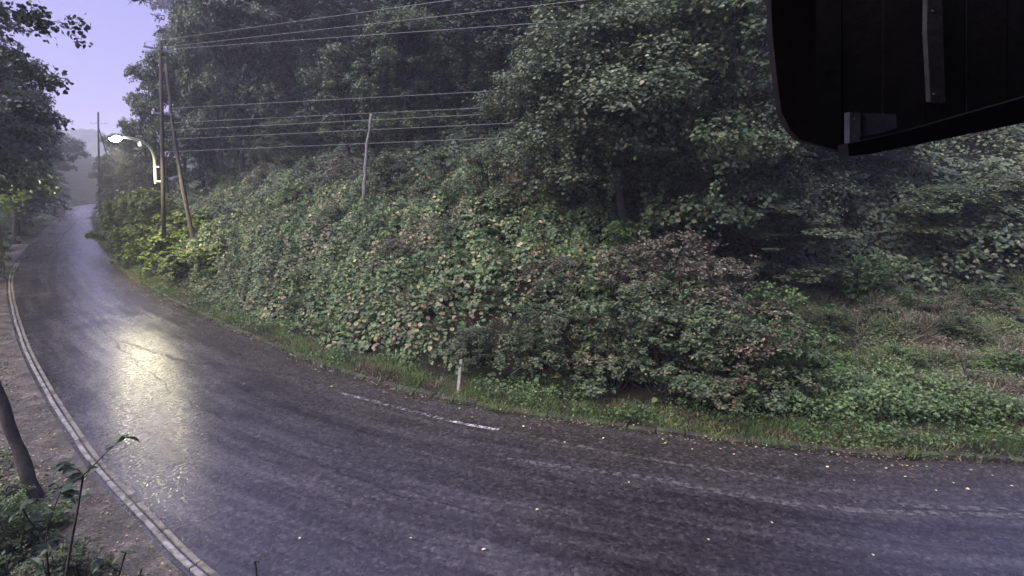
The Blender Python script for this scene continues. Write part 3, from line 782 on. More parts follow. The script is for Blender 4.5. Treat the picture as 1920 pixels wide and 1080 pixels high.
def cedar(seed, H, R, mat='cedar'):
    rng = np.random.RandomState(seed)
    t = empty("cedar_tree"); w = Geo(); lf = Geo()
    tube(w, [(0, 0, -.5), (.05, 0, H * .3), (0, .05, H * .7), (0, 0, H)], [H * .018, H * .014, H * .008, .02], 8)
    z = H * .16
    while z < H * .985:
        f = (z - H * .16) / (H * .84)
        L = R * (1 - f) ** .75 * (.75 + .25 * math.sin(f * 9)) + .25
        for k in range(7):
            a_ = rng.uniform(0, 2 * math.pi); l = L * rng.uniform(.7, 1.15)
            d = np.array([math.cos(a_), math.sin(a_), 0])
            n = 6; ts = np.linspace(0, 1, n)
            br = np.array([0, 0, z]) + d * (ts * l)[:, None] + np.array([0, 0, 1.]) * ((.18 * ts - .42 * ts ** 2) * l)[:, None]
            if k % 2 == 0: tube(w, br[:4], [.03, .02, .015, .01], 3, False)
            m = int(26 * l) + 12
            tt = rng.uniform(.12, 1, m)
            pp = np.stack([np.interp(tt, ts, br[:, i]) for i in range(3)], 1)
            side = np.cross(d, [0, 0, 1])
            pp += side * (rng.uniform(-1, 1, m) * .28 * (1.2 - tt) * l ** .5)[:, None] + rng.normal(0, .07, (m, 3))
            al = d * .7 + side * rng.uniform(-.9, .9, (m, 1)) + np.array([0, 0, -.35]) + rng.normal(0, .3, (m, 3))
            leaves(lf, pp, rng.normal(0, .45, (m, 3)) + np.array([0, 0, .9]), rng.uniform(.2, .42, m), T_SPRAY, rng, along=al)
        z += H * .021 + .1
    w.obj("trunk", M['bark'], t, True); lf.obj("crown", M[mat], t)
    t["H"] = H
    return t
def shrub(seed, H, R, nclump, nleaf, size, mat, tmpl=T_DIAMOND, name="shrub", top_twigs=6):
    rng = np.random.RandomState(seed)
    t = empty(name); w = Geo(); lf = Geo()
    for k in range(nclump):
        a_ = rng.uniform(0, 2 * math.pi); f = rng.rand()
        zc = H * (.12 + .8 * f); rr = R * rng.uniform(.2, 1) * math.sqrt(max(.05, 1 - (f * .95) ** 2))
        c = np.array([math.cos(a_) * rr, math.sin(a_) * rr, zc])
        b = np.array([rng.uniform(-.2, .2), rng.uniform(-.2, .2), -.1])
        tube(w, [b, (b + c) / 2 + rng.normal(0, .1, 3) + np.array([0, 0, .1]), c], [.025, .016, .006], 4, False)
        r = R * rng.uniform(.2, .42)
        clump(lf, rng, c, r, nleaf, size, tmpl, .8)
    for k in range(top_twigs):
        a_ = rng.uniform(0, 6.28); q = np.array([math.cos(a_) * R * .5, math.sin(a_) * R * .5, H * .7])
        L = rng.uniform(.3, .7) * H * .5
        pts = curve_pts(q, (math.cos(a_) * .3, math.sin(a_) * .3, 1), L, 4, rng, .15)
        tube(w, pts, np.linspace(.01, .003, 5), 3, False)
        m = 50; tt = rng.rand(m) * 4; pts = np.array(pts)
        pp = np.stack([np.interp(tt, range(5), pts[:, i]) for i in range(3)], 1) + rng.normal(0, .05, (m, 3))
        leaves(lf, pp, rng.normal(0, .5, (m, 3)) + np.array([0, 0, .7]), rng.uniform(.7, 1.2, m) * size, tmpl, rng)
    w.obj("stem", M['bark'], t, True); lf.obj("foliage", M[mat], t)
    t["H"] = H
    return t

PROTO = {}
used = set()
def place(kind, x, y, scale, rz, label, cat, group=None, wide=1.0, name=None, sink=.15):
    p = PROTO[kind]
    o = p if kind not in used else copy_thing(p)
    used.add(kind)
    o.location = (x, y, hz(x, y) - sink)
    o.rotation_euler = (0, 0, rz)
    o.scale = (scale * wide, scale * wide, scale)
    if "group" in o: del o["group"]
    tag(o, label, cat, group)
    return o
def at_s(px, s_t, top_py=None):
    """walk out along the picture column px until the distance beyond the hill side kerb is s_t"""
    v = (540 - (top_py if top_py is not None else 300)) / FPX
    ts = np.linspace(8, 160, 1200)
    x = ts * (px - 960) / FPX; y = ts * (CP + v * SP)
    s = sdist(FC, x, y)
    ok = (s > s_t) & (y > 9)
    i = int(np.argmax(ok)) if ok.any() else int(np.argmax(np.where(y > 30, s, -99)))
    return x[i], y[i], ts[i]
def tree_at(kind, px, s_t, top_py, label, cat="tree", group=None, wide=1.0, rz=None, sink=.15):
    x, y, t = at_s(px, s_t, top_py)
    top = P(px, top_py, t)[2]
    sc = max(.35, (top - hz(x, y)) / (PROTO[kind]["H"]))
    r_ = random.Random(int(px * 7 + top_py)); 
    return place(kind, x, y, sc, rz if rz is not None else r_.uniform(0, 6.28), label, cat, group, wide / sc ** .35, sink=sink)

PROTO['cedA'] = cedar(1, 14, 2.9); PROTO['cedB'] = cedar(2, 15, 2.4); PROTO['cedC'] = cedar(3, 12, 3.2)
PROTO['dark'] = broadleaf(27, 13, 3.6, 2.0, 90, 210, .34, 'cedar', tmpl=T_SPRAY, drape=.3)
PROTO['darkB'] = broadleaf(28, 12, 3.2, 1.2, 80, 210, .30, 'cedar', tmpl=T_SPRAY, drape=.2)
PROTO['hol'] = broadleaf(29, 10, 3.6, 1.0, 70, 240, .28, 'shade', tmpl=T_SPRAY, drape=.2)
PROTO['brA'] = broadleaf(21, 8, 3.0, 1.8, 36, 420, .14, 'broad')
PROTO['brB'] = broadleaf(22, 9, 2.6, 2.2, 44, 400, .14, 'grey')
PROTO['vine'] = broadleaf(23, 8, 3.4, 2.6, 46, 620, .115, 'grey', drape=.5)
PROTO['vineB'] = broadleaf(24, 8, 3.2, 2.0, 42, 560, .12, 'broad', drape=.4)
PROTO['left'] = broadleaf(25, 11, 3.6, 3.4, 54, 420, .14, 'left')
PROTO['leftB'] = broadleaf(26, 12, 2.8, 3.4, 54, 400, .14, 'left')
PROTO['shA'] = shrub(31, 2.2, 1.5, 30, 210, .085, 'roadside')
PROTO['shB'] = shrub(32, 2.4, 1.4, 28, 210, .095, 'broad')
PROTO['shC'] = shrub(33, 2.4, 1.5, 30, 200, .085, 'brownbush')
PROTO['shD'] = shrub(34, 2.0, 1.5, 26, 190, .10, 'herb')
PROTO['shL'] = shrub(36, 2.0, 1.5, 30, 240, .12, 'lime', tmpl=T_BROAD, top_twigs=2)  # vine mound whose leaf colour carries the lamp's glow
PROTO['shK'] = shrub(35, 2.2, 1.7, 30, 240, .125, 'kudzu', tmpl=T_BROAD, top_twigs=2)
for k in PROTO.values():
    k.location = (0, -25, 0)

R_ = random.Random(4)
ORD = ["first", "second", "third", "fourth", "fifth", "sixth", "seventh", "eighth", "ninth", "tenth", "eleventh", "twelfth", "thirteenth", "fourteenth", "fifteenth",
       "sixteenth", "seventeenth", "eighteenth", "nineteenth", "twentieth"]
# --- upper slope cedars, back row to front
grp = "dark cedars crowding the upper slope"
rows = {"highest": [(360, 34, -160), (410, 36, -200), (480, 34, -260), (570, 37, -260), (660, 34, -260), (750, 37, -300), (840, 34, -280), (930, 36, -300), (1020, 34, -260), (1110, 36, -280), (1200, 34, -260), (1290, 36, -280), (1380, 34, -280), (1480, 34, -280)],
        "middle": [(375, 24, -60), (410, 22, -120), (455, 26, -140), (520, 23, -160), (590, 21, -140), (660, 25, -180), (730, 21, -160), (800, 24, -200), (870, 21, -170), (940, 25, -200), (1010, 21, -170), (1090, 24, -200), (1170, 21, -180), (1260, 24, -200), (1360, 22, -200), (1460, 24, -200)],
        "lowest": [(395, 15, 0), (425, 16, -30), (490, 14.6, -10), (555, 16, -50), (620, 14.6, -20), (690, 16, -60), (770, 14.6, -20), (850, 16, -60), (930, 14.8, -20), (1000, 16, -60)]}
for rn, row in rows.items():
    for i, (px, s_, tp) in enumerate(row):
        kd = ('cedA', 'dark', 'cedC', 'cedB', 'darkB', 'cedA')[(i + len(row)) % 6]
        tree_at(kd, px, s_, tp, "dark evergreen in the %s row on the upper slope, %s from the left" % (rn, ORD[i]), "tree", grp, wide=1.25)
# --- trees lining the far part of the road at the lamp side
grp = "roadside trees beyond the street lamp"
for i, (px, s_, tp) in enumerate([(478, 12, -60), (448, 11, -70), (420, 10, -60), (386, 9, -30), (350, 7.6, 40), (318, 6.6, 85), (291, 5.6, 130), (268, 5.0, 185), (250, 4.8, 228), (250, 4.4, 275), (226, 3.4, 300), (214, 2.8, 325), (203, 2.2, 350), (236, 5.0, 232), (212, 4.0, 258), (197, 3.0, 290), (187, 2.2, 318)]):
    tree_at(('brB', 'cedC', 'brA')[i % 3], px, s_, tp, "hazy tree lining the far road beyond the lamp, %s counting leftwards" % ORD[i], "tree", grp, wide=.70)
# --- midslope broadleaf trees
tree_at('brB', 650, 12, 95, "pale grey-green tree with drooping clumps above the thin pale trunk", wide=1.0)
tree_at('vineB', 760, 13, 30, "vine covered tree right of the thin pale trunk, under the upper wires", wide=.9)
tree_at('brA', 430, 12.5, 130, "rounded green tree above the bank, right of the leaning dark trunk", wide=1.1)
tree_at('brB', 395, 11, 175, "leafy tree directly right of the leaning dark trunk", wide=1.1)
tree_at('vineB', 540, 12, 225, "low vine hung tree at the upper edge of the vine bank", wide=1.2)
tree_at('vine', 1050, 9, 85, "pale domed vine covered tree in the middle of the slope", wide=1.0)
tree_at('vine', 1200, 7.8, 40, "largest vine draped tree, left of the dark hollow", wide=1.15)
tree_at('vineB', 1330, 8.8, -10, "tall vine draped tree left of the dark eave", wide=1.15)
tree_at('vine', 1440, 9.2, 150, "pale leaved branchy tree directly below the dark eave's left corner", wide=1.0)
tree_at('brA', 1130, 12, -40, "high broadleaf tree behind the domed vine covered tree", wide=1.2)
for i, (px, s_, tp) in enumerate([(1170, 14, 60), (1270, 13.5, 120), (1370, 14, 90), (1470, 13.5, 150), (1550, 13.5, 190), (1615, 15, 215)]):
    tree_at('hol', px, s_, tp, "evergreen with shade-darkened leaf colour at the back of the black hollow, %s from the left" % ORD[i], "tree", "evergreens behind the black hollow", wide=1.35)
tree_at('brB', 1480, 8.5, 375, "small pale domed tree in front of the dark hollow", wide=1.5)
tree_at('brA', 1770, 11, 440, "low bushy tree at the back of the grass slope", wide=1.3)
tree_at('brB', 1915, 11, 470, "low grey-green tree at the far right of the grass slope", wide=1.3)
for i, (px, s_, tp) in enumerate([(1560, 27, -60), (1660, 29, -20), (1760, 27, -20), (1860, 30, 20), (1960, 28, 0), (2040, 27, 40)]):
    tree_at(('cedA', 'cedC', 'vineB')[i % 3], px, s_, tp, "dark tree on the right hillside behind the eave, %s from the left" % ORD[i], "tree", "dark trees behind the eave", wide=1.2)
# --- shrubs at the roadside and along the bank
sh = [('shA', 900, 2.0, 590, "dark shrub right of the short pale stake"), ('shB', 985, 2.2, 560, "shrub of dark green leaves, second right of the stake"),
      ('shA', 1075, 1.9, 560, "greyish roadside shrub above the worn white line's right end"), ('shB', 1160, 2.0, 540, "dense roadside shrub in the middle of the thicket"),
      ('shA', 1250, 1.9, 555, "roadside shrub below the brownish bush"), ('shB', 1340, 2.0, 560, "dark roadside shrub with a black gap at its foot"),
      ('shA', 1425, 2.2, 575, "shrub at the right end of the roadside thicket"), ('shD', 1500, 2.6, 600, "light green shrub where thicket meets grass slope"),
      ('shC', 1270, 4.6, 425, "brownish purple bush standing highest in the thicket"), ('shC', 1170, 4.8, 450, "brownish bush left of the tallest purple one"),
      ('shC', 1060, 4.6, 470, "brown tinged bush above the roadside shrubs"), ('shD', 1160, 6.4, 405, "bright green bush at the right end of the vine bank"),
      ('shC', 1350, 4.4, 470, "brownish bush right of the tallest purple one"), ('shD', 1420, 5.0, 520, "green bush in front of the dark hollow"),
      ('shB', 800, 3.2, 560, "small dark shrub left of the stake"), ('shC', 700, 2.4, 590, "dry leaved shrub with beige leaves near the verge"),
      ('shD', 1625, 8.5, 470, "arching pale green bush at the back of the grass"), ('shB', 1740, 10.5, 520, "dark bush behind the grass slope"),
      ('shC', 1890, 7.5, 560, "greyish brown bush at the right edge of the grass"), ('shB', 460, 3.0, 480, "dark shrub among the vines near the verge"),
      ('shA', 990, 7.0, 415, "leafy shrub rising out of the vine bank"), ('shL', 345, 3.4, 390, "leafy shrub coloured lamplit green, just right of the lamp pole"), ('shL', 266, 2.6, 350, "vine mound coloured lamplit light green, left of the lamp pole"),
      ('shL', 290, 3.2, 352, "vine mound coloured lamplit light green under the lamp arm"), ('shB', 1560, 6.0, 560, "grey-green bush left of the reddish grass")]
sh += [('shL', 372, 4.6, 388, "yellow green vine mound right of the leaning dark trunk's foot"), ('shL', 352, 2.0, 462, "vine mound coloured lamplit yellow green low by the verge, below the leaning trunk"), ('shL', 408, 2.8, 452, "vine mound coloured lamplit yellow green at the left end of the main bank"),
       ('shD', 1700, 4.0, 640, "green weedy bush in the grass at right"), ('shB', 1800, 6.0, 575, "grey-green bush in the middle of the grass slope"), ('shD', 1885, 3.6, 690, "light green bush at the right edge near the road"), ('shA', 1655, 6.6, 560, "small greyish bush at the back of the reddish grass"), ('shC', 1765, 7.6, 545, "straw coloured bush at the back of the grass slope"), ('shD', 1560, 3.6, 650, "green weedy bush between thicket and reddish grass"), ('shB', 1850, 8.2, 520, "dark leafy bush where the right hillside begins"),
       ('shC', 500, 9.5, 300, "brownish bush at the top edge of the vine bank, left of the pale trunk"), ('shB', 575, 9.8, 290, "dark bush at the top edge of the vine bank, left of the pale trunk"), ('shC', 640, 9.6, 285, "dry brown bush at the left foot of the pale trunk"),
       ('shA', 740, 9.6, 275, "grey-green bush right of the pale trunk at the bank's top edge"), ('shB', 830, 9.5, 270, "dark leafy bush at the bank's top edge, mid slope"), ('shA', 920, 9.0, 265, "greyish bush at the bank's top edge before the vine trees"), ('shC', 990, 8.4, 300, "brownish bush under the domed vine covered tree"),
       ('shB', 430, 8.5, 320, "dark bush at the bank's top edge right of the leaning trunk"), ('shB', 520, 2.6, 510, "dark small leaved shrub low on the vine bank"), ('shA', 585, 3.6, 490, "greyish shrub in the lower half of the vine bank"), ('shC', 740, 4.4, 440, "brown tinged shrub in the middle of the vine bank"),
       ('shA', 860, 5.4, 400, "small leaved shrub rising through the vines mid bank"), ('shC', 450, 5.6, 400, "brown tinged shrub in the left half of the vine bank"), ('shA', 640, 6.4, 375, "grey-green shrub in the upper half of the vine bank"), ('shK', 930, 7.2, 350, "bulging vine mound near the top of the bank"), ('shK', 560, 7.8, 340, "bulging vine mound at the upper left of the bank"),
       ('shL', 244, 2.0, 362, "leftmost vine mound coloured lamplit yellow green beyond the lamp pole"), ('shL', 280, 1.9, 415, "low vine mound coloured lamplit yellow green at the foot of the lamp pole, road side"), ('shL', 322, 2.2, 430, "low vine mound coloured lamplit yellow green right of the lamp pole"), ('shK', 380, 4.5, 385, "vine mound right of the leaning dark trunk"),
       ('shB', 940, 3.9, 520, "upper shrub behind the dark shrub beside the stake"), ('shA', 1030, 4.2, 505, "upper shrub above the black gap right of the stake"),
       ('shA', 1210, 3.8, 500, "leafy shrub in the second row left of the brownish bush"), ('shB', 1300, 3.8, 500, "leafy shrub in the second row under the brownish bush"),
       ('shA', 1390, 3.8, 535, "leafy shrub in the second row at the thicket's right end"), ('shB', 1110, 3.9, 515, "dark leafy shrub in the second row mid thicket"),
       ('shB', 1470, 4.2, 560, "dark green shrub right of the thicket, before the grass"), ('shD', 640, 2.2, 600, "green leafy clump on the verge under the vine bank")]
for kd, px, s_, tp, lb in sh:
    tree_at(kd, px, s_, tp, lb, "bush", wide=1.15)

# --- left side trees
def left_tree(kind, px, yy, top_py, label, group=None, wide=1.0):
    v = (540 - top_py) / FPX; t = yy / (CP + v * SP); p = P(px, top_py, t)
    sc = (p[2] - hz(p[0], p[1])) / PROTO[kind]["H"]
    place(kind, p[0], p[1], sc, R_.uniform(0, 6.28), label, "tree", group, wide)
left_tree('left', -215, 24, -140, "big dark leafy tree at the left edge of the frame", wide=.95)
left_tree('leftB', -95, 32, -10, "dark tree left of the sky gap with sparse outer leaves", wide=.85)
left_tree('left', -70, 40, 60, "hazy tree behind the big leafy tree at left", wide=.8)
for i, (px, yy, tp) in enumerate([(-30, 48, 100), (-5, 56, 120), (14, 66, 150), (34, 80, 180), (52, 94, 205), (68, 112, 235), (86, 132, 268)]):
    left_tree(('leftB', 'cedC', 'left')[i % 3], px, yy, tp, "hazy bluish tree left of the far road, %s going away" % ORD[i], "hazy trees left of the far road", wide=.9)
place('shD', *(G(8, 520)[:2] + np.array([-3, 0])), 1, 0, "low weed clump left of the road's far curve", "bush", wide=1.2)
place('shB', *(G(20, 455)[:2] + np.array([-2.5, 1])), 1.3, 1, "dark shrub left of the far curve", "bush", wide=1.3)
place('shB', *(G(50, 425)[:2] + np.array([-4, 2])), 1.6, 2, "dark shrub at the foot of the left hazy trees", "bush", wide=1.5)

for k, p in list(PROTO.items()):
    del p["H"]
for o in bpy.data.objects:
    if "H" in o: del o["H"]

for i, (px, yy, h_) in enumerate([(-60, 29, 2.0), (-75, 33, 2.4), (-35, 37, 2.4), (-8, 44, 2.6), (16, 54, 2.8), (38, 66, 3.0)]):
    v_ = .1; t_ = yy / (CP + v_ * SP); x_ = t_ * (px - 960) / FPX
    place(('shB', 'shA')[i % 2], x_, yy, h_ / 2.2, i * 1.3, "dark shrub on the left roadside below the trees, %s going away" % ORD[i], "bush", "shrubs along the left roadside", wide=1.15)
# --- sparse leafy boughs at the top left
def bough(start, end, seed, nleaf, size, mat, label, group=None, spread=.35, name="branch"):
    rng = np.random.RandomState(seed); t = empty(name, start); w = Geo(); lf = Geo()
    e = np.array(end) - np.array(start); L = np.linalg.norm(e)
    pts = np.array(curve_pts((0, 0, 0), e, L, 6, rng, .08))
    tube(w, pts, np.linspace(.02 + .004 * L, .004, 7), 5, False)
    for k in range(10):
        i = rng.randint(1, 6); q = pts[i] + (pts[i + 1] - pts[i]) * rng.rand()
        tw = np.array(curve_pts(q, e / L + rng.normal(0, .8, 3), L * rng.uniform(.15, .35), 3, rng, .2))
        tube(w, tw, [.007, .005, .004, .002], 3, False)
        m = nleaf // 10; tt = rng.rand(m) * 3
        pp = np.stack([np.interp(tt, range(4), tw[:, a]) for a in range(3)], 1) + rng.normal(0, spread * .35, (m, 3))
        leaves(lf, pp, rng.normal(0, .6, (m, 3)) + np.array([0, 0, .6]), rng.uniform(.7, 1.3, m) * size, T_BROAD, rng)
    w.obj("stem", M['bark'], t, True); lf.obj("foliage", M[mat], t)
    return tag(t, label, "branch", group)
bough(P(-60, 60, 17), P(118, 160, 18), 1, 420, .14, 'left', "leafy bough reaching into the sky gap at left")
bough(P(-60, -10, 16), P(140, 30, 17), 2, 420, .14, 'left', "leafy bough crossing the top left corner")
bough(P(330, -90, 16), P(240, 10, 16), 3, 120, .15, 'left', "few dark leaves hanging into the sky at the top")
bough(P(-60, 180, 18), P(100, 200, 19), 4, 420, .14, 'left', "lower leafy bough beside the sky gap at left")
bough(P(-80, 395, 13), P(50, 404, 13.5), 5, 220, .10, 'lime', "pale yellow green leafy bough at the left edge")

# ------------------------------------------------------------------ hazy hills far behind
def hill(name, cx, cy, rx, ry, h, label, seed):
    n = 60; u = np.linspace(-1, 1, n); XX, YY = np.meshgrid(u, u)
    rr = np.sqrt(XX ** 2 + YY ** 2)
    zz = h * np.clip(np.cos(np.clip(rr, 0, 1) * math.pi / 2), 0, 1) ** .8
    zz = zz + (fbm(XX * 9 + seed, YY * 9, 1) - .5) * h * .35 * (zz > 0) + (fbm(XX * 40, YY * 40 + seed, 1) - .5) * 2.2 * (zz > 1)
    g = Geo(); i, j = np.meshgrid(np.arange(n - 1), np.arange(n - 1)); a = (j * n + i).ravel()
    g.add(np.stack([cx + XX.ravel() * rx, cy + YY.ravel() * ry, zz.ravel() - 1], 1), np.concatenate([np.stack([a, a + 1, a + n + 1], 1), np.stack([a, a + n + 1, a + n], 1)]))
    o = g.obj(name, M['farhill'], None, True)
    return tag(o, label, kind="structure")
M['farhill'] = rough_mat("wooded_hill", (.03, .045, .03), (.06, .08, .05), .25, .9, 1, bscale=.8)
hill("hill", -400, 530, 140, 90, 50, "hazy wooded hill closing the valley behind the far road", 1)
hill("hill", -262, 335, 60, 60, 14, "low misty wooded ridge just beyond the far bend", 7)
hill("hill", -790, 640, 170, 170, 80, "faint hazy hill left of the far road", 4)

# ------------------------------------------------------------------ poles, lamp, wires
def utility_pole(name, base, top, r0, r1, mat, arms, tilt=None):
    t = empty(name, base); g = Geo()
    L = np.array(top) - np.array(base)
    tube(g, [L * 0 - np.array([0, 0, .4]), L * .5, L], [r0, (r0 + r1) / 2, r1], 12); g.obj("pole", M[mat], t, True)
    return t, L
def over(px, y, z):
    """point at world y and height z that shows in picture column px"""
    return np.array([(px - 960) / FPX * (y * CP - (z - CAM_H) * SP), y, z])
pb = P(306, 498, 31.8); pb[2] = hz(pb[0], pb[1]) - .05
pt = over(301, pb[1], P(303, 92, 31.0)[2])
up, L = utility_pole("utility_pole", pb, pt, .12, .08, 'poledark', 2)
tag(up, "tall dark utility pole rising from the vine bank behind the street lamp", "utility pole")
adir = norm(np.array([.72, -.4, 0])); perp = np.array([-adir[1], adir[0], 0])
def crossarm(parent, z, ln, offs, rz_dir, ax=None):
    g = Geo(); d = rz_dir; o3 = np.zeros(3) if ax is None else np.array([ax[0], ax[1], 0]) * z / ax[2]
    R3 = np.stack([d, np.cross([0, 0, 1], d), [0, 0, 1]], 1)
    box(g, o3 + [0, 0.0, z], (ln, .09, .1), R3); a_ = g.obj("crossarm", M['metal'], parent)
    for o_ in offs:
        gi = Geo(); c = o3 + d * o_ + np.array([0, 0, z + .05])
        tube(gi, [c, c + [0, 0, .07], c + [0, 0, .09], c + [0, 0, .16]], [.03, .03, .055, .04], 8); gi.obj("insulator", M['insulator'], a_)
H1 = L[2] - .35; H2 = L[2] - 3.6
crossarm(up, H1, 1.8, (-.8, 0.3, .8), perp, L); crossarm(up, H2, 1.0, (-.4, .4), perp, L)
# right pole outside the frame carrying the far end of the wires
rp_base = np.array([27, 16.0, 0]); rp_base[2] = hz(27, 16.)
rp, L2 = utility_pole("utility_pole", rp_base, rp_base + [0, 0, 13.0 - rp_base[2]], .17, .11, 'poledark', 2)
tag(rp, "utility pole carrying the right end of the wires, beyond the right edge", "utility pole")
crossarm(rp, L2[2] - .3, 1.8, (-.8, .3, .8), perp); crossarm(rp, L2[2] - 6, 1.0, (-.4, .4), perp)

def wire(a_, b_, via, label, r=.011):
    """hanging wire through three points: parabola in the vertical plane"""
    a_, b_ = np.array(a_, float), np.array(b_, float)
    t = np.linspace(0, 1, 40)
    pts = a_ + (b_ - a_) * t[:, None]
    pts[:, 2] -= via * 4 * t * (1 - t)
    g = Geo(); tube(g, pts, r, 5)
    o = g.obj("overhead_wire", M['wire'], None, True)
    tag(o, label, "wire", "overhead wires strung across the hillside")
zt = pb[2] + H1 + .2
top0 = pb + L * (H1 / L[2]) + np.array([0, 0, .2])
def thru(a_, px, py, xr):
    """end point: extend the wire from a_ past the picture ray (px,py), reaching world x = xr"""
    u, v = (px - 960) / FPX, (540 - py) / FPX
    return u, v
ends = [((-.8), (832, 2), 21.0), ((.3), (947, 17), 21.5), ((.8), (1256, 26), 19.6)]
lab = ["uppermost overhead wire, leaving the frame at the top middle", "middle one of the three upper overhead wires", "lowest of the three upper overhead wires"]
for (o_, (px, py), t), lb in zip(ends, lab):
    a_ = top0 + perp * o_; m_ = P(px, py, t)
    b_ = a_ + (m_ - a_) * 2.2
    wire(a_, b_, 0.0, lb, .010)
low = [(178, "upper wire of the lower bundle across the slope", 787, 8.9, 170, 940), (205, "second wire of the lower bundle across the slope", 795, 8.7, 201, 932),
       (219, "third wire of the lower bundle across the slope", 795, 8.45, 213, 935), (236, "fourth wire of the lower bundle across the slope", 795, 8.2, 231, 958), (259, "lowest faint wire above the vine bank", 900, 7.8, 256, 1000)]
for k, (y0, lb, x0, zz, y1, x1) in enumerate(low):
    a_ = P(303, y0 + 26, 31.6)
    m_ = P(x1, y1, 24.5)
    b_ = a_ + (m_ - a_) * 2.1
    b_[2] = a_[2] + (m_[2] - a_[2]) * 2.1
    wire(a_, b_, 0.0, lb, .010)

# leaning dark trunk and thin pale trunk
def trunk_thing(name, p0, p1, r0, r1, mat, label, cat, seed, twigs=4, bend=.15):
    rng = np.random.RandomState(seed); p0, p1 = np.array(p0), np.array(p1)
    t = empty(name, p0); g = Geo(); L = p1 - p0; n = 13
    ts = np.linspace(-.06, 1, n)[:, None]
    side = norm(np.cross(L, [0, 1, 0]))
    pts = ts * L + side * (np.sin(ts * math.pi) * bend) + rng.normal(0, .02, (n, 3))
    tube(g, pts, np.linspace(r0, r1, n) * (1 + rng.normal(0, .05, n)), 11, True, .09, rng); g.obj("trunk", M[mat], t, True)
    for k in range(twigs):
        i = rng.randint(n // 2, n - 1)
        g = Geo(); tube(g, curve_pts(pts[i], rng.normal(size=3) + [0, 0, .8], rng.uniform(.5, 1.1), 4, rng, .25), np.linspace(.02, .006, 5), 4)
        g.obj("twig", M[mat], t)
    return tag(t, label, cat)
q = P(358, 396, 30.5)
trunk_thing("leaning_trunk", (q[0], q[1], min(q[2], hz(q[0], q[1]) + .8)), P(311, 120, 31.5), .13, .08, 'bark', "dark bare trunk leaning left above the vine bank", "tree trunk", 2, 3)
q = P(682, 350, 25)
trunk_thing("pale_trunk", q - np.array([0, 0, .6]), P(697, 215, 25.3), .085, .06, 'palebark', "thin pale grey bare trunk at the top of the vine bank", "tree trunk", 3, 0, .1)
q = G(1605, 690, .5)
trunk_thing("slender_sapling", (q[0], q[1], hz(q[0], q[1])), P(1612, 590, 15.3), .03, .015, 'bark', "thin dark sapling stem at the left of the reddish grass", "sapling", 4, 3, .03)
q = P(1893, 330, 27)
trunk_thing("thin_trunk", (q[0], q[1], hz(q[0], q[1])), P(1888, 236, 27.3), .10, .07, 'bark', "thin trunk at the right edge just below the eave", "tree trunk", 5, 2, .05)
q = G(1808, 742, .4)
trunk_thing("slender_sapling", (q[0], q[1], hz(q[0], q[1])), P(1812, 670, 12.8), .018, .01, 'bark', "short thin stem standing in the grass at right", "sapling", 6, 3, .03)
q = G(70, 935)
trunk_thing("wooden_post", (q[0], q[1], hz(q[0], q[1])), P(-36, 640, 9.2), .105, .09, 'bark', "dark thick post leaning at the left edge beside the shoulder", "post", 7, 0, .02)
# short pale stake
q = G(859, 730, .15); q[2] = hz(q[0], q[1])
t = empty("stake", q); g = Geo(); tp = P(865, 676, 14.9) - q
tube(g, [(0, 0, -.1), tp * .5, tp], [.05, .05, .048], 6); g.obj("stake_body", M['stake'], t)
g = Geo(); tube(g, [tp, tp + np.array([0, 0, .03])], [.056, .05], 6); g.obj("cap", M['stake'], t)
tag(t, "short pale stake standing in the verge beneath beige leaves", "stake")

# far pole against the sky
fb = P(184, 385, 84); fb[2] = hz(fb[0], fb[1])
ft = P(184, 214, 84)
fp, LF = utility_pole("utility_pole", fb, over(184, fb[1], ft[2]), .15, .11, 'poledark', 2)
tag(fp, "distant utility pole with crossarms against the pale sky, left of the lamp", "utility pole")
d_ = np.array([1.0, 0, 0])
crossarm(fp, LF[2] - 1.6, 2.6, (-1.1, -.3, 1.1), d_, LF); crossarm(fp, LF[2] - 3.0, 1.6, (-.7, .7), d_, LF)
g = Geo(); tube(g, [LF * .86, LF * .58 + [1.3, 0, 0]], .07, 6); g.obj("brace", M['poledark'], fp)

# street lamp
lamp_px = P(216, 258, 28.4)
sl_base = np.array([pb[0], pb[1], 0])
att = P(292, 345, 31.5)
sl = tag(empty("street_lamp", att), "lit street lamp on a curved white arm over the road", "street lamp")
arm_px = [(292, 345, 31.5), (291, 318, 31.4), (290, 298, 31.2), (286, 283, 30.8), (277, 271, 30.3), (262, 263, 29.7), (244, 259, 29.1), (228, 257, 28.7)]
pts = np.array([P(*a_) for a_ in arm_px]) - att
cc = []
for k in range(len(pts) - 1):
    for t_ in (0, .5): cc.append(pts[k] * (1 - t_) + pts[k + 1] * t_)
cc.append(pts[-1]); cc = np.array(cc); sm = cc.copy(); sm[1:-1] = (cc[:-2] + cc[1:-1] * 2 + cc[2:]) / 4
g = Geo(); tube(g, sm, np.linspace(.085, .06, len(sm)), 8); g.obj("arm", M['armpaint'], sl, True)
for zc in (.15, .95):
    g = Geo(); box(g, (.14, .03, zc), (.34, .09, .07)); g.obj("clamp", M['armpaint'], sl)
M['housing'] = rough_mat('painted_steel', (.12, .12, .12), (.18, .18, .18), 8, .4, .05)
hd = lamp_px - att
g = Geo(); dirh = norm(hd - sm[-3])
tube(g, [hd - dirh * .35 + [0, 0, .05], hd - dirh * .2 + [0, 0, .07], hd + dirh * .15 + [0, 0, .07], hd + dirh * .38 + [0, 0, .02]], [.06, .14, .15, .05], 10)
head = g.obj("lamp_head", M['housing'], sl, True)
me, nt, bs = new_mat("lamp_glow")
bs.inputs["Base Color"].default_value = (.9, .9, .85, 1)
bs.inputs["Emission Color"].default_value = (1.0, .93, .66, 1)
bs.inputs["Emission Strength"].default_value = 42
g = Geo()
bpy_n = 10; rings = []
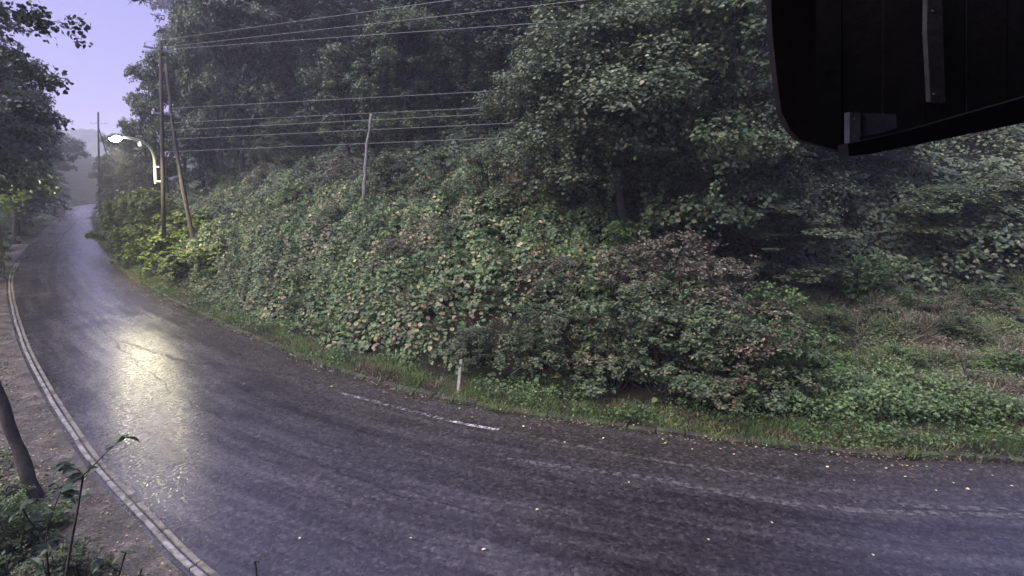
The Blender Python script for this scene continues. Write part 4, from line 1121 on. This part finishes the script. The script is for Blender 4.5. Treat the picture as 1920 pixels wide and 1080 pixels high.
for i in range(6):
    a_ = i / 5 * math.pi / 2
    for k in range(bpy_n):
        b_ = k / bpy_n * 2 * math.pi
        rings.append((hd[0] + math.cos(b_) * .27 * math.cos(a_), hd[1] + math.sin(b_) * .27 * math.cos(a_), hd[2] - .02 - .2 * math.sin(a_)))
Fc = []
for i in range(5):
    for k in range(bpy_n):
        p, q = i * bpy_n + k, i * bpy_n + (k + 1) % bpy_n
        Fc += [(p, p + bpy_n, q + bpy_n), (p, q + bpy_n, q)]
g.add(rings, Fc); g.obj("lamp_glass", me, head, True)
g = Geo(); c_ = P(263, 271, 29.7) - att
box(g, c_, (.17, .12, .16)); box(g, c_ + [0, 0, .11], (.07, .06, .1)); g.obj("glint_box", M['armpaint'], sl)  # pale box added to stand for a bright lens glint
ld = bpy.data.lights.new("lamp_light", 'SPOT')      # hooded luminaire, tilted towards the bank
ld.spot_size = math.radians(172); ld.spot_blend = 1.0
ld.energy = 780; ld.color = (1.0, .90, .50); ld.shadow_soft_size = .15
lo = bpy.data.objects.new("lamp_light", ld); COL.objects.link(lo); lo.location = lamp_px - np.array([0, 0, .45])
lo.rotation_euler = Vector((.03, -.05, .99)).to_track_quat('Z', 'Y').to_euler()

# ------------------------------------------------------------------ fallen leaves on the asphalt
fl = None
rng = np.random.RandomState(9)
spots = [(1057, 829), (905, 1028), (1420, 838), (1552, 876), (1790, 905), (1755, 918), (1818, 918), (1490, 851), (768, 1008), (1375, 852), (1665, 878), (1700, 894), (1860, 890), (710, 700), (1300, 842), (1600, 900),
         (340, 935), (860, 765), (1130, 822), (1245, 830), (1900, 912), (560, 1010), (1180, 905), (1010, 955), (1330, 1010), (1640, 1040), (455, 720), (620, 725), (980, 800), (1450, 980)]
fg = Geo(); leaves(fg, np.array([[-.04, 0, 0.]]), np.array([[.1, .1, 1.]]), np.array([.085]), T_BROAD, rng)
fm = fg.mesh("fallen_leaf", M['yellow'])
for px, py in spots:
    o = bpy.data.objects.new("fallen_leaf", fm); COL.objects.link(o)
    o.location = G(px, py, .035); o.rotation_euler = (rng.uniform(-.2, .2), rng.uniform(-.2, .2), rng.uniform(0, 6.28))
    sc = rng.uniform(.4, .8); o.scale = (sc, sc, sc)
    tag(o, "small pale yellow leaf lying on the wet asphalt", "leaf", "fallen leaves scattered on the road")

# ------------------------------------------------------------------ near plants at the lower left
def near_plant(base, tip, seed, nleaf, size, mat, label, twigs=6):
    rng = np.random.RandomState(seed); base, tip = np.array(base), np.array(tip)
    t = empty("sapling", base); w = Geo(); e = tip - base; L = np.linalg.norm(e)
    ts = np.linspace(0, 1, 8)[:, None]
    pts = ts * e + np.sin(ts * math.pi) * np.array([.06, 0, .12]) + rng.normal(0, .012, (8, 3)) * ts
    tube(w, pts, np.linspace(.02, .008, 8), 6, False)
    nodes = [(pts[-1], 5)]
    for k in range(twigs):
        i = rng.randint(3, 8); tw = np.array(curve_pts(pts[i], rng.normal(0, 1, 3) + e / L * .7, rng.uniform(.18, .5), 3, rng, .2))
        tube(w, tw, [.008, .007, .006, .005], 4, False); nodes += [(tw[-1], 4), (tw[2], 2)]
    w.obj("stem", M['bark'], t, True)
    for q, m in nodes:
        for _ in range(m):
            lf = Geo(); d = norm(rng.normal(0, .8, 3) + np.array([0, 0, -.15]))
            leaves(lf, np.array([q + rng.normal(0, .02, 3)]), np.array([rng.normal(0, .4, 3) + [0, 0, 1]]), np.array([rng.uniform(.55, 1.2) * size]), T_CURL, rng, along=np.array([d]))
            lf.obj("leaf", M[mat], t)
    return tag(t, label, "sapling")
def nb(px, py, t):
    p = P(px, py, t); return (p[0], p[1], hz(p[0], p[1]) - .05)
near_plant(nb(20, 1130, 5.2), P(152, 893, 5.0), 1, 10, .135, 'left', "thin sapling with large dark leaves at the lower left", 5)
near_plant(nb(120, 1150, 5.6), P(235, 1035, 5.4), 2, 10, .10, 'left', "dark leafy sapling beside the concrete edging at lower left", 6)
near_plant(nb(430, 1160, 4.6), P(478, 1050, 4.7), 4, 10, .045, 'left', "twig tip poking up from the bottom edge near the road", 1)
near_plant(nb(30, 1200, 4.6), P(90, 1020, 4.5), 5, 10, .105, 'left', "bushy dark sapling at the bottom left", 8)
def low_bush(px, py, t, sc, kd, label):
    p = G(px, py); place(kd, p[0], p[1], sc, px * .1, label, "bush", wide=1.0)
low_bush(0, 1060, 0, .4, 'shB', "low dark bush under the saplings at lower left")
low_bush(45, 1010, 0, .4, 'shD', "leafy green weed clump in front of the leaning post")
low_bush(165, 1085, 0, .3, 'shA', "small weed clump on the shoulder beside the edging")
low_bush(-25, 965, 0, .5, 'shA', "leafy bush at the left edge behind the leaning post")
low_bush(112, 985, 0, .2, 'shD', "tiny weed clump right of the leaning post's foot")
low_bush(110, 1110, 0, .4, 'shA', "low weedy bush at the bottom edge left of the shoulder")
low_bush(-90, 1090, 0, .7, 'shB', "dark bush in the bottom left corner")

# ------------------------------------------------------------------ dark eave of the house at the upper right
ev = tag(empty("house", (3.4, 1.0, 0)), "dark timber eave and upper wall of the near house, top right", "house")
ev_o = np.array([3.4, 1.0, 0])
def prism(name, poly, t, depth, mat, label=None):
    """board whose outline is a polygon standing at distance t, real thickness depth along +y"""
    a_ = np.array([P(px, py, t) for px, py in poly]) - ev_o; b_ = a_ + np.array([0, depth, 0])
    n = len(poly); V = np.concatenate([a_, b_]); Fc = []
    for k in range(1, n - 1): Fc += [(0, k, k + 1), (n, n + k + 1, n + k)]
    for k in range(n):
        q = (k + 1) % n; Fc += [(k, k + n, q + n), (k, q + n, q)]
    g = Geo(); g.add(V, Fc); o = g.obj(name, M[mat], ev)
    if label: o["label"] = label
    return o
prism("side_board", [(1440, -160), (1448, 60), (1456, 140), (1465, 210), (1482, 243), (1500, 262), (1530, 270), (1530, -160)], 2.55, .05, 'brownwood')
def low_edge(px):
    return float(np.interp(px, [1500, 1590, 1660, 1960], [262, 288, 270, 215]))
xs_ = [1500, 1578, 1655, 1735, 1812, 1888, 1964]
for k in range(6):
    xa, xb = xs_[k] + .5, xs_[k + 1] - .5
    mid_ = [(1590, 288)] if xa < 1590 < xb else []
    prism("plank", [(xa, -160), (xa, low_edge(xa))] + mid_ + [(xb, low_edge(xb)), (xb, -160)], 2.75 + (k % 2) * .003, .04, 'darkwood')
prism("backing_board", [(1500, -170), (1500, 255), (1590, 280), (1660, 262), (1970, 208), (1970, -170)], 2.82, .02, 'darkwood')
for k, (bx, by) in enumerate([(1603, 222), (1603, 256), (1752, 176), (1750, 20)]):
    prism("screw_head", [(bx + 2 * math.cos(q_), by + 2 * math.sin(q_)) for q_ in np.linspace(0, 5.24, 6)], (2.435 if k < 2 else 2.675), .01, 'metal')
prism("eave_beam", [(1592, 293), (1632, 289), (2000, 214), (2000, 160), (1700, 246), (1590, 270)], 2.5, .08, 'darkwood')
prism("batten", [(1740, -160), (1738, 60), (1745, 190), (1773, 193), (1768, 60), (1764, -160)], 2.68, .03, 'greywood', "slightly paler upright board under the eave")
prism("bracket", [(1593, 210), (1593, 268), (1612, 266), (1613, 211)], 2.44, .04, 'palewood', "small pale bracket end")
prism("block", [(1613, 212), (1613, 256), (1650, 250), (1682, 240), (1680, 214)], 2.47, .04, 'palewood')
g = Geo(); box(g, (2.2, -1.5, 4.5), (4.2, 5.0, 9.2)); g.obj("wall", M['darkwood'], ev)
g = Geo(); box(g, (-1.2, -1.4, 7.0), (9.0, 6.6, .16)); g.obj("shade_roof", M['darkwood'], ev)  # slab extended out of view to keep skylight off the eave
g = Geo(); box(g, (-3.2, -3.4, 3.4), (6.6, .3, 7.0)); g.obj("wall", M['darkwood'], ev)  # unseen wall behind the camera, added to block sky from the rear

# ------------------------------------------------------------------ damp dusk air
mh = bpy.data.materials.new("haze_air"); mh.use_nodes = True
nt = mh.node_tree; nt.nodes.clear()
pv = nt.nodes.new("ShaderNodeVolumePrincipled"); out = nt.nodes.new("ShaderNodeOutputMaterial")
pv.inputs["Color"].default_value = (.84, .82, .98, 1)
pv.inputs["Density"].default_value = .0012
pv.inputs["Anisotropy"].default_value = .2
nt.links.new(pv.outputs[0], out.inputs["Volume"])
g = Geo(); box(g, (-460, 460, 44), (1320, 1080, 94)); hb = g.obj("haze", mh)
tag(hb, "thin violet dusk haze filling the valley", kind="stuff")
hb.display_type = 'WIRE'
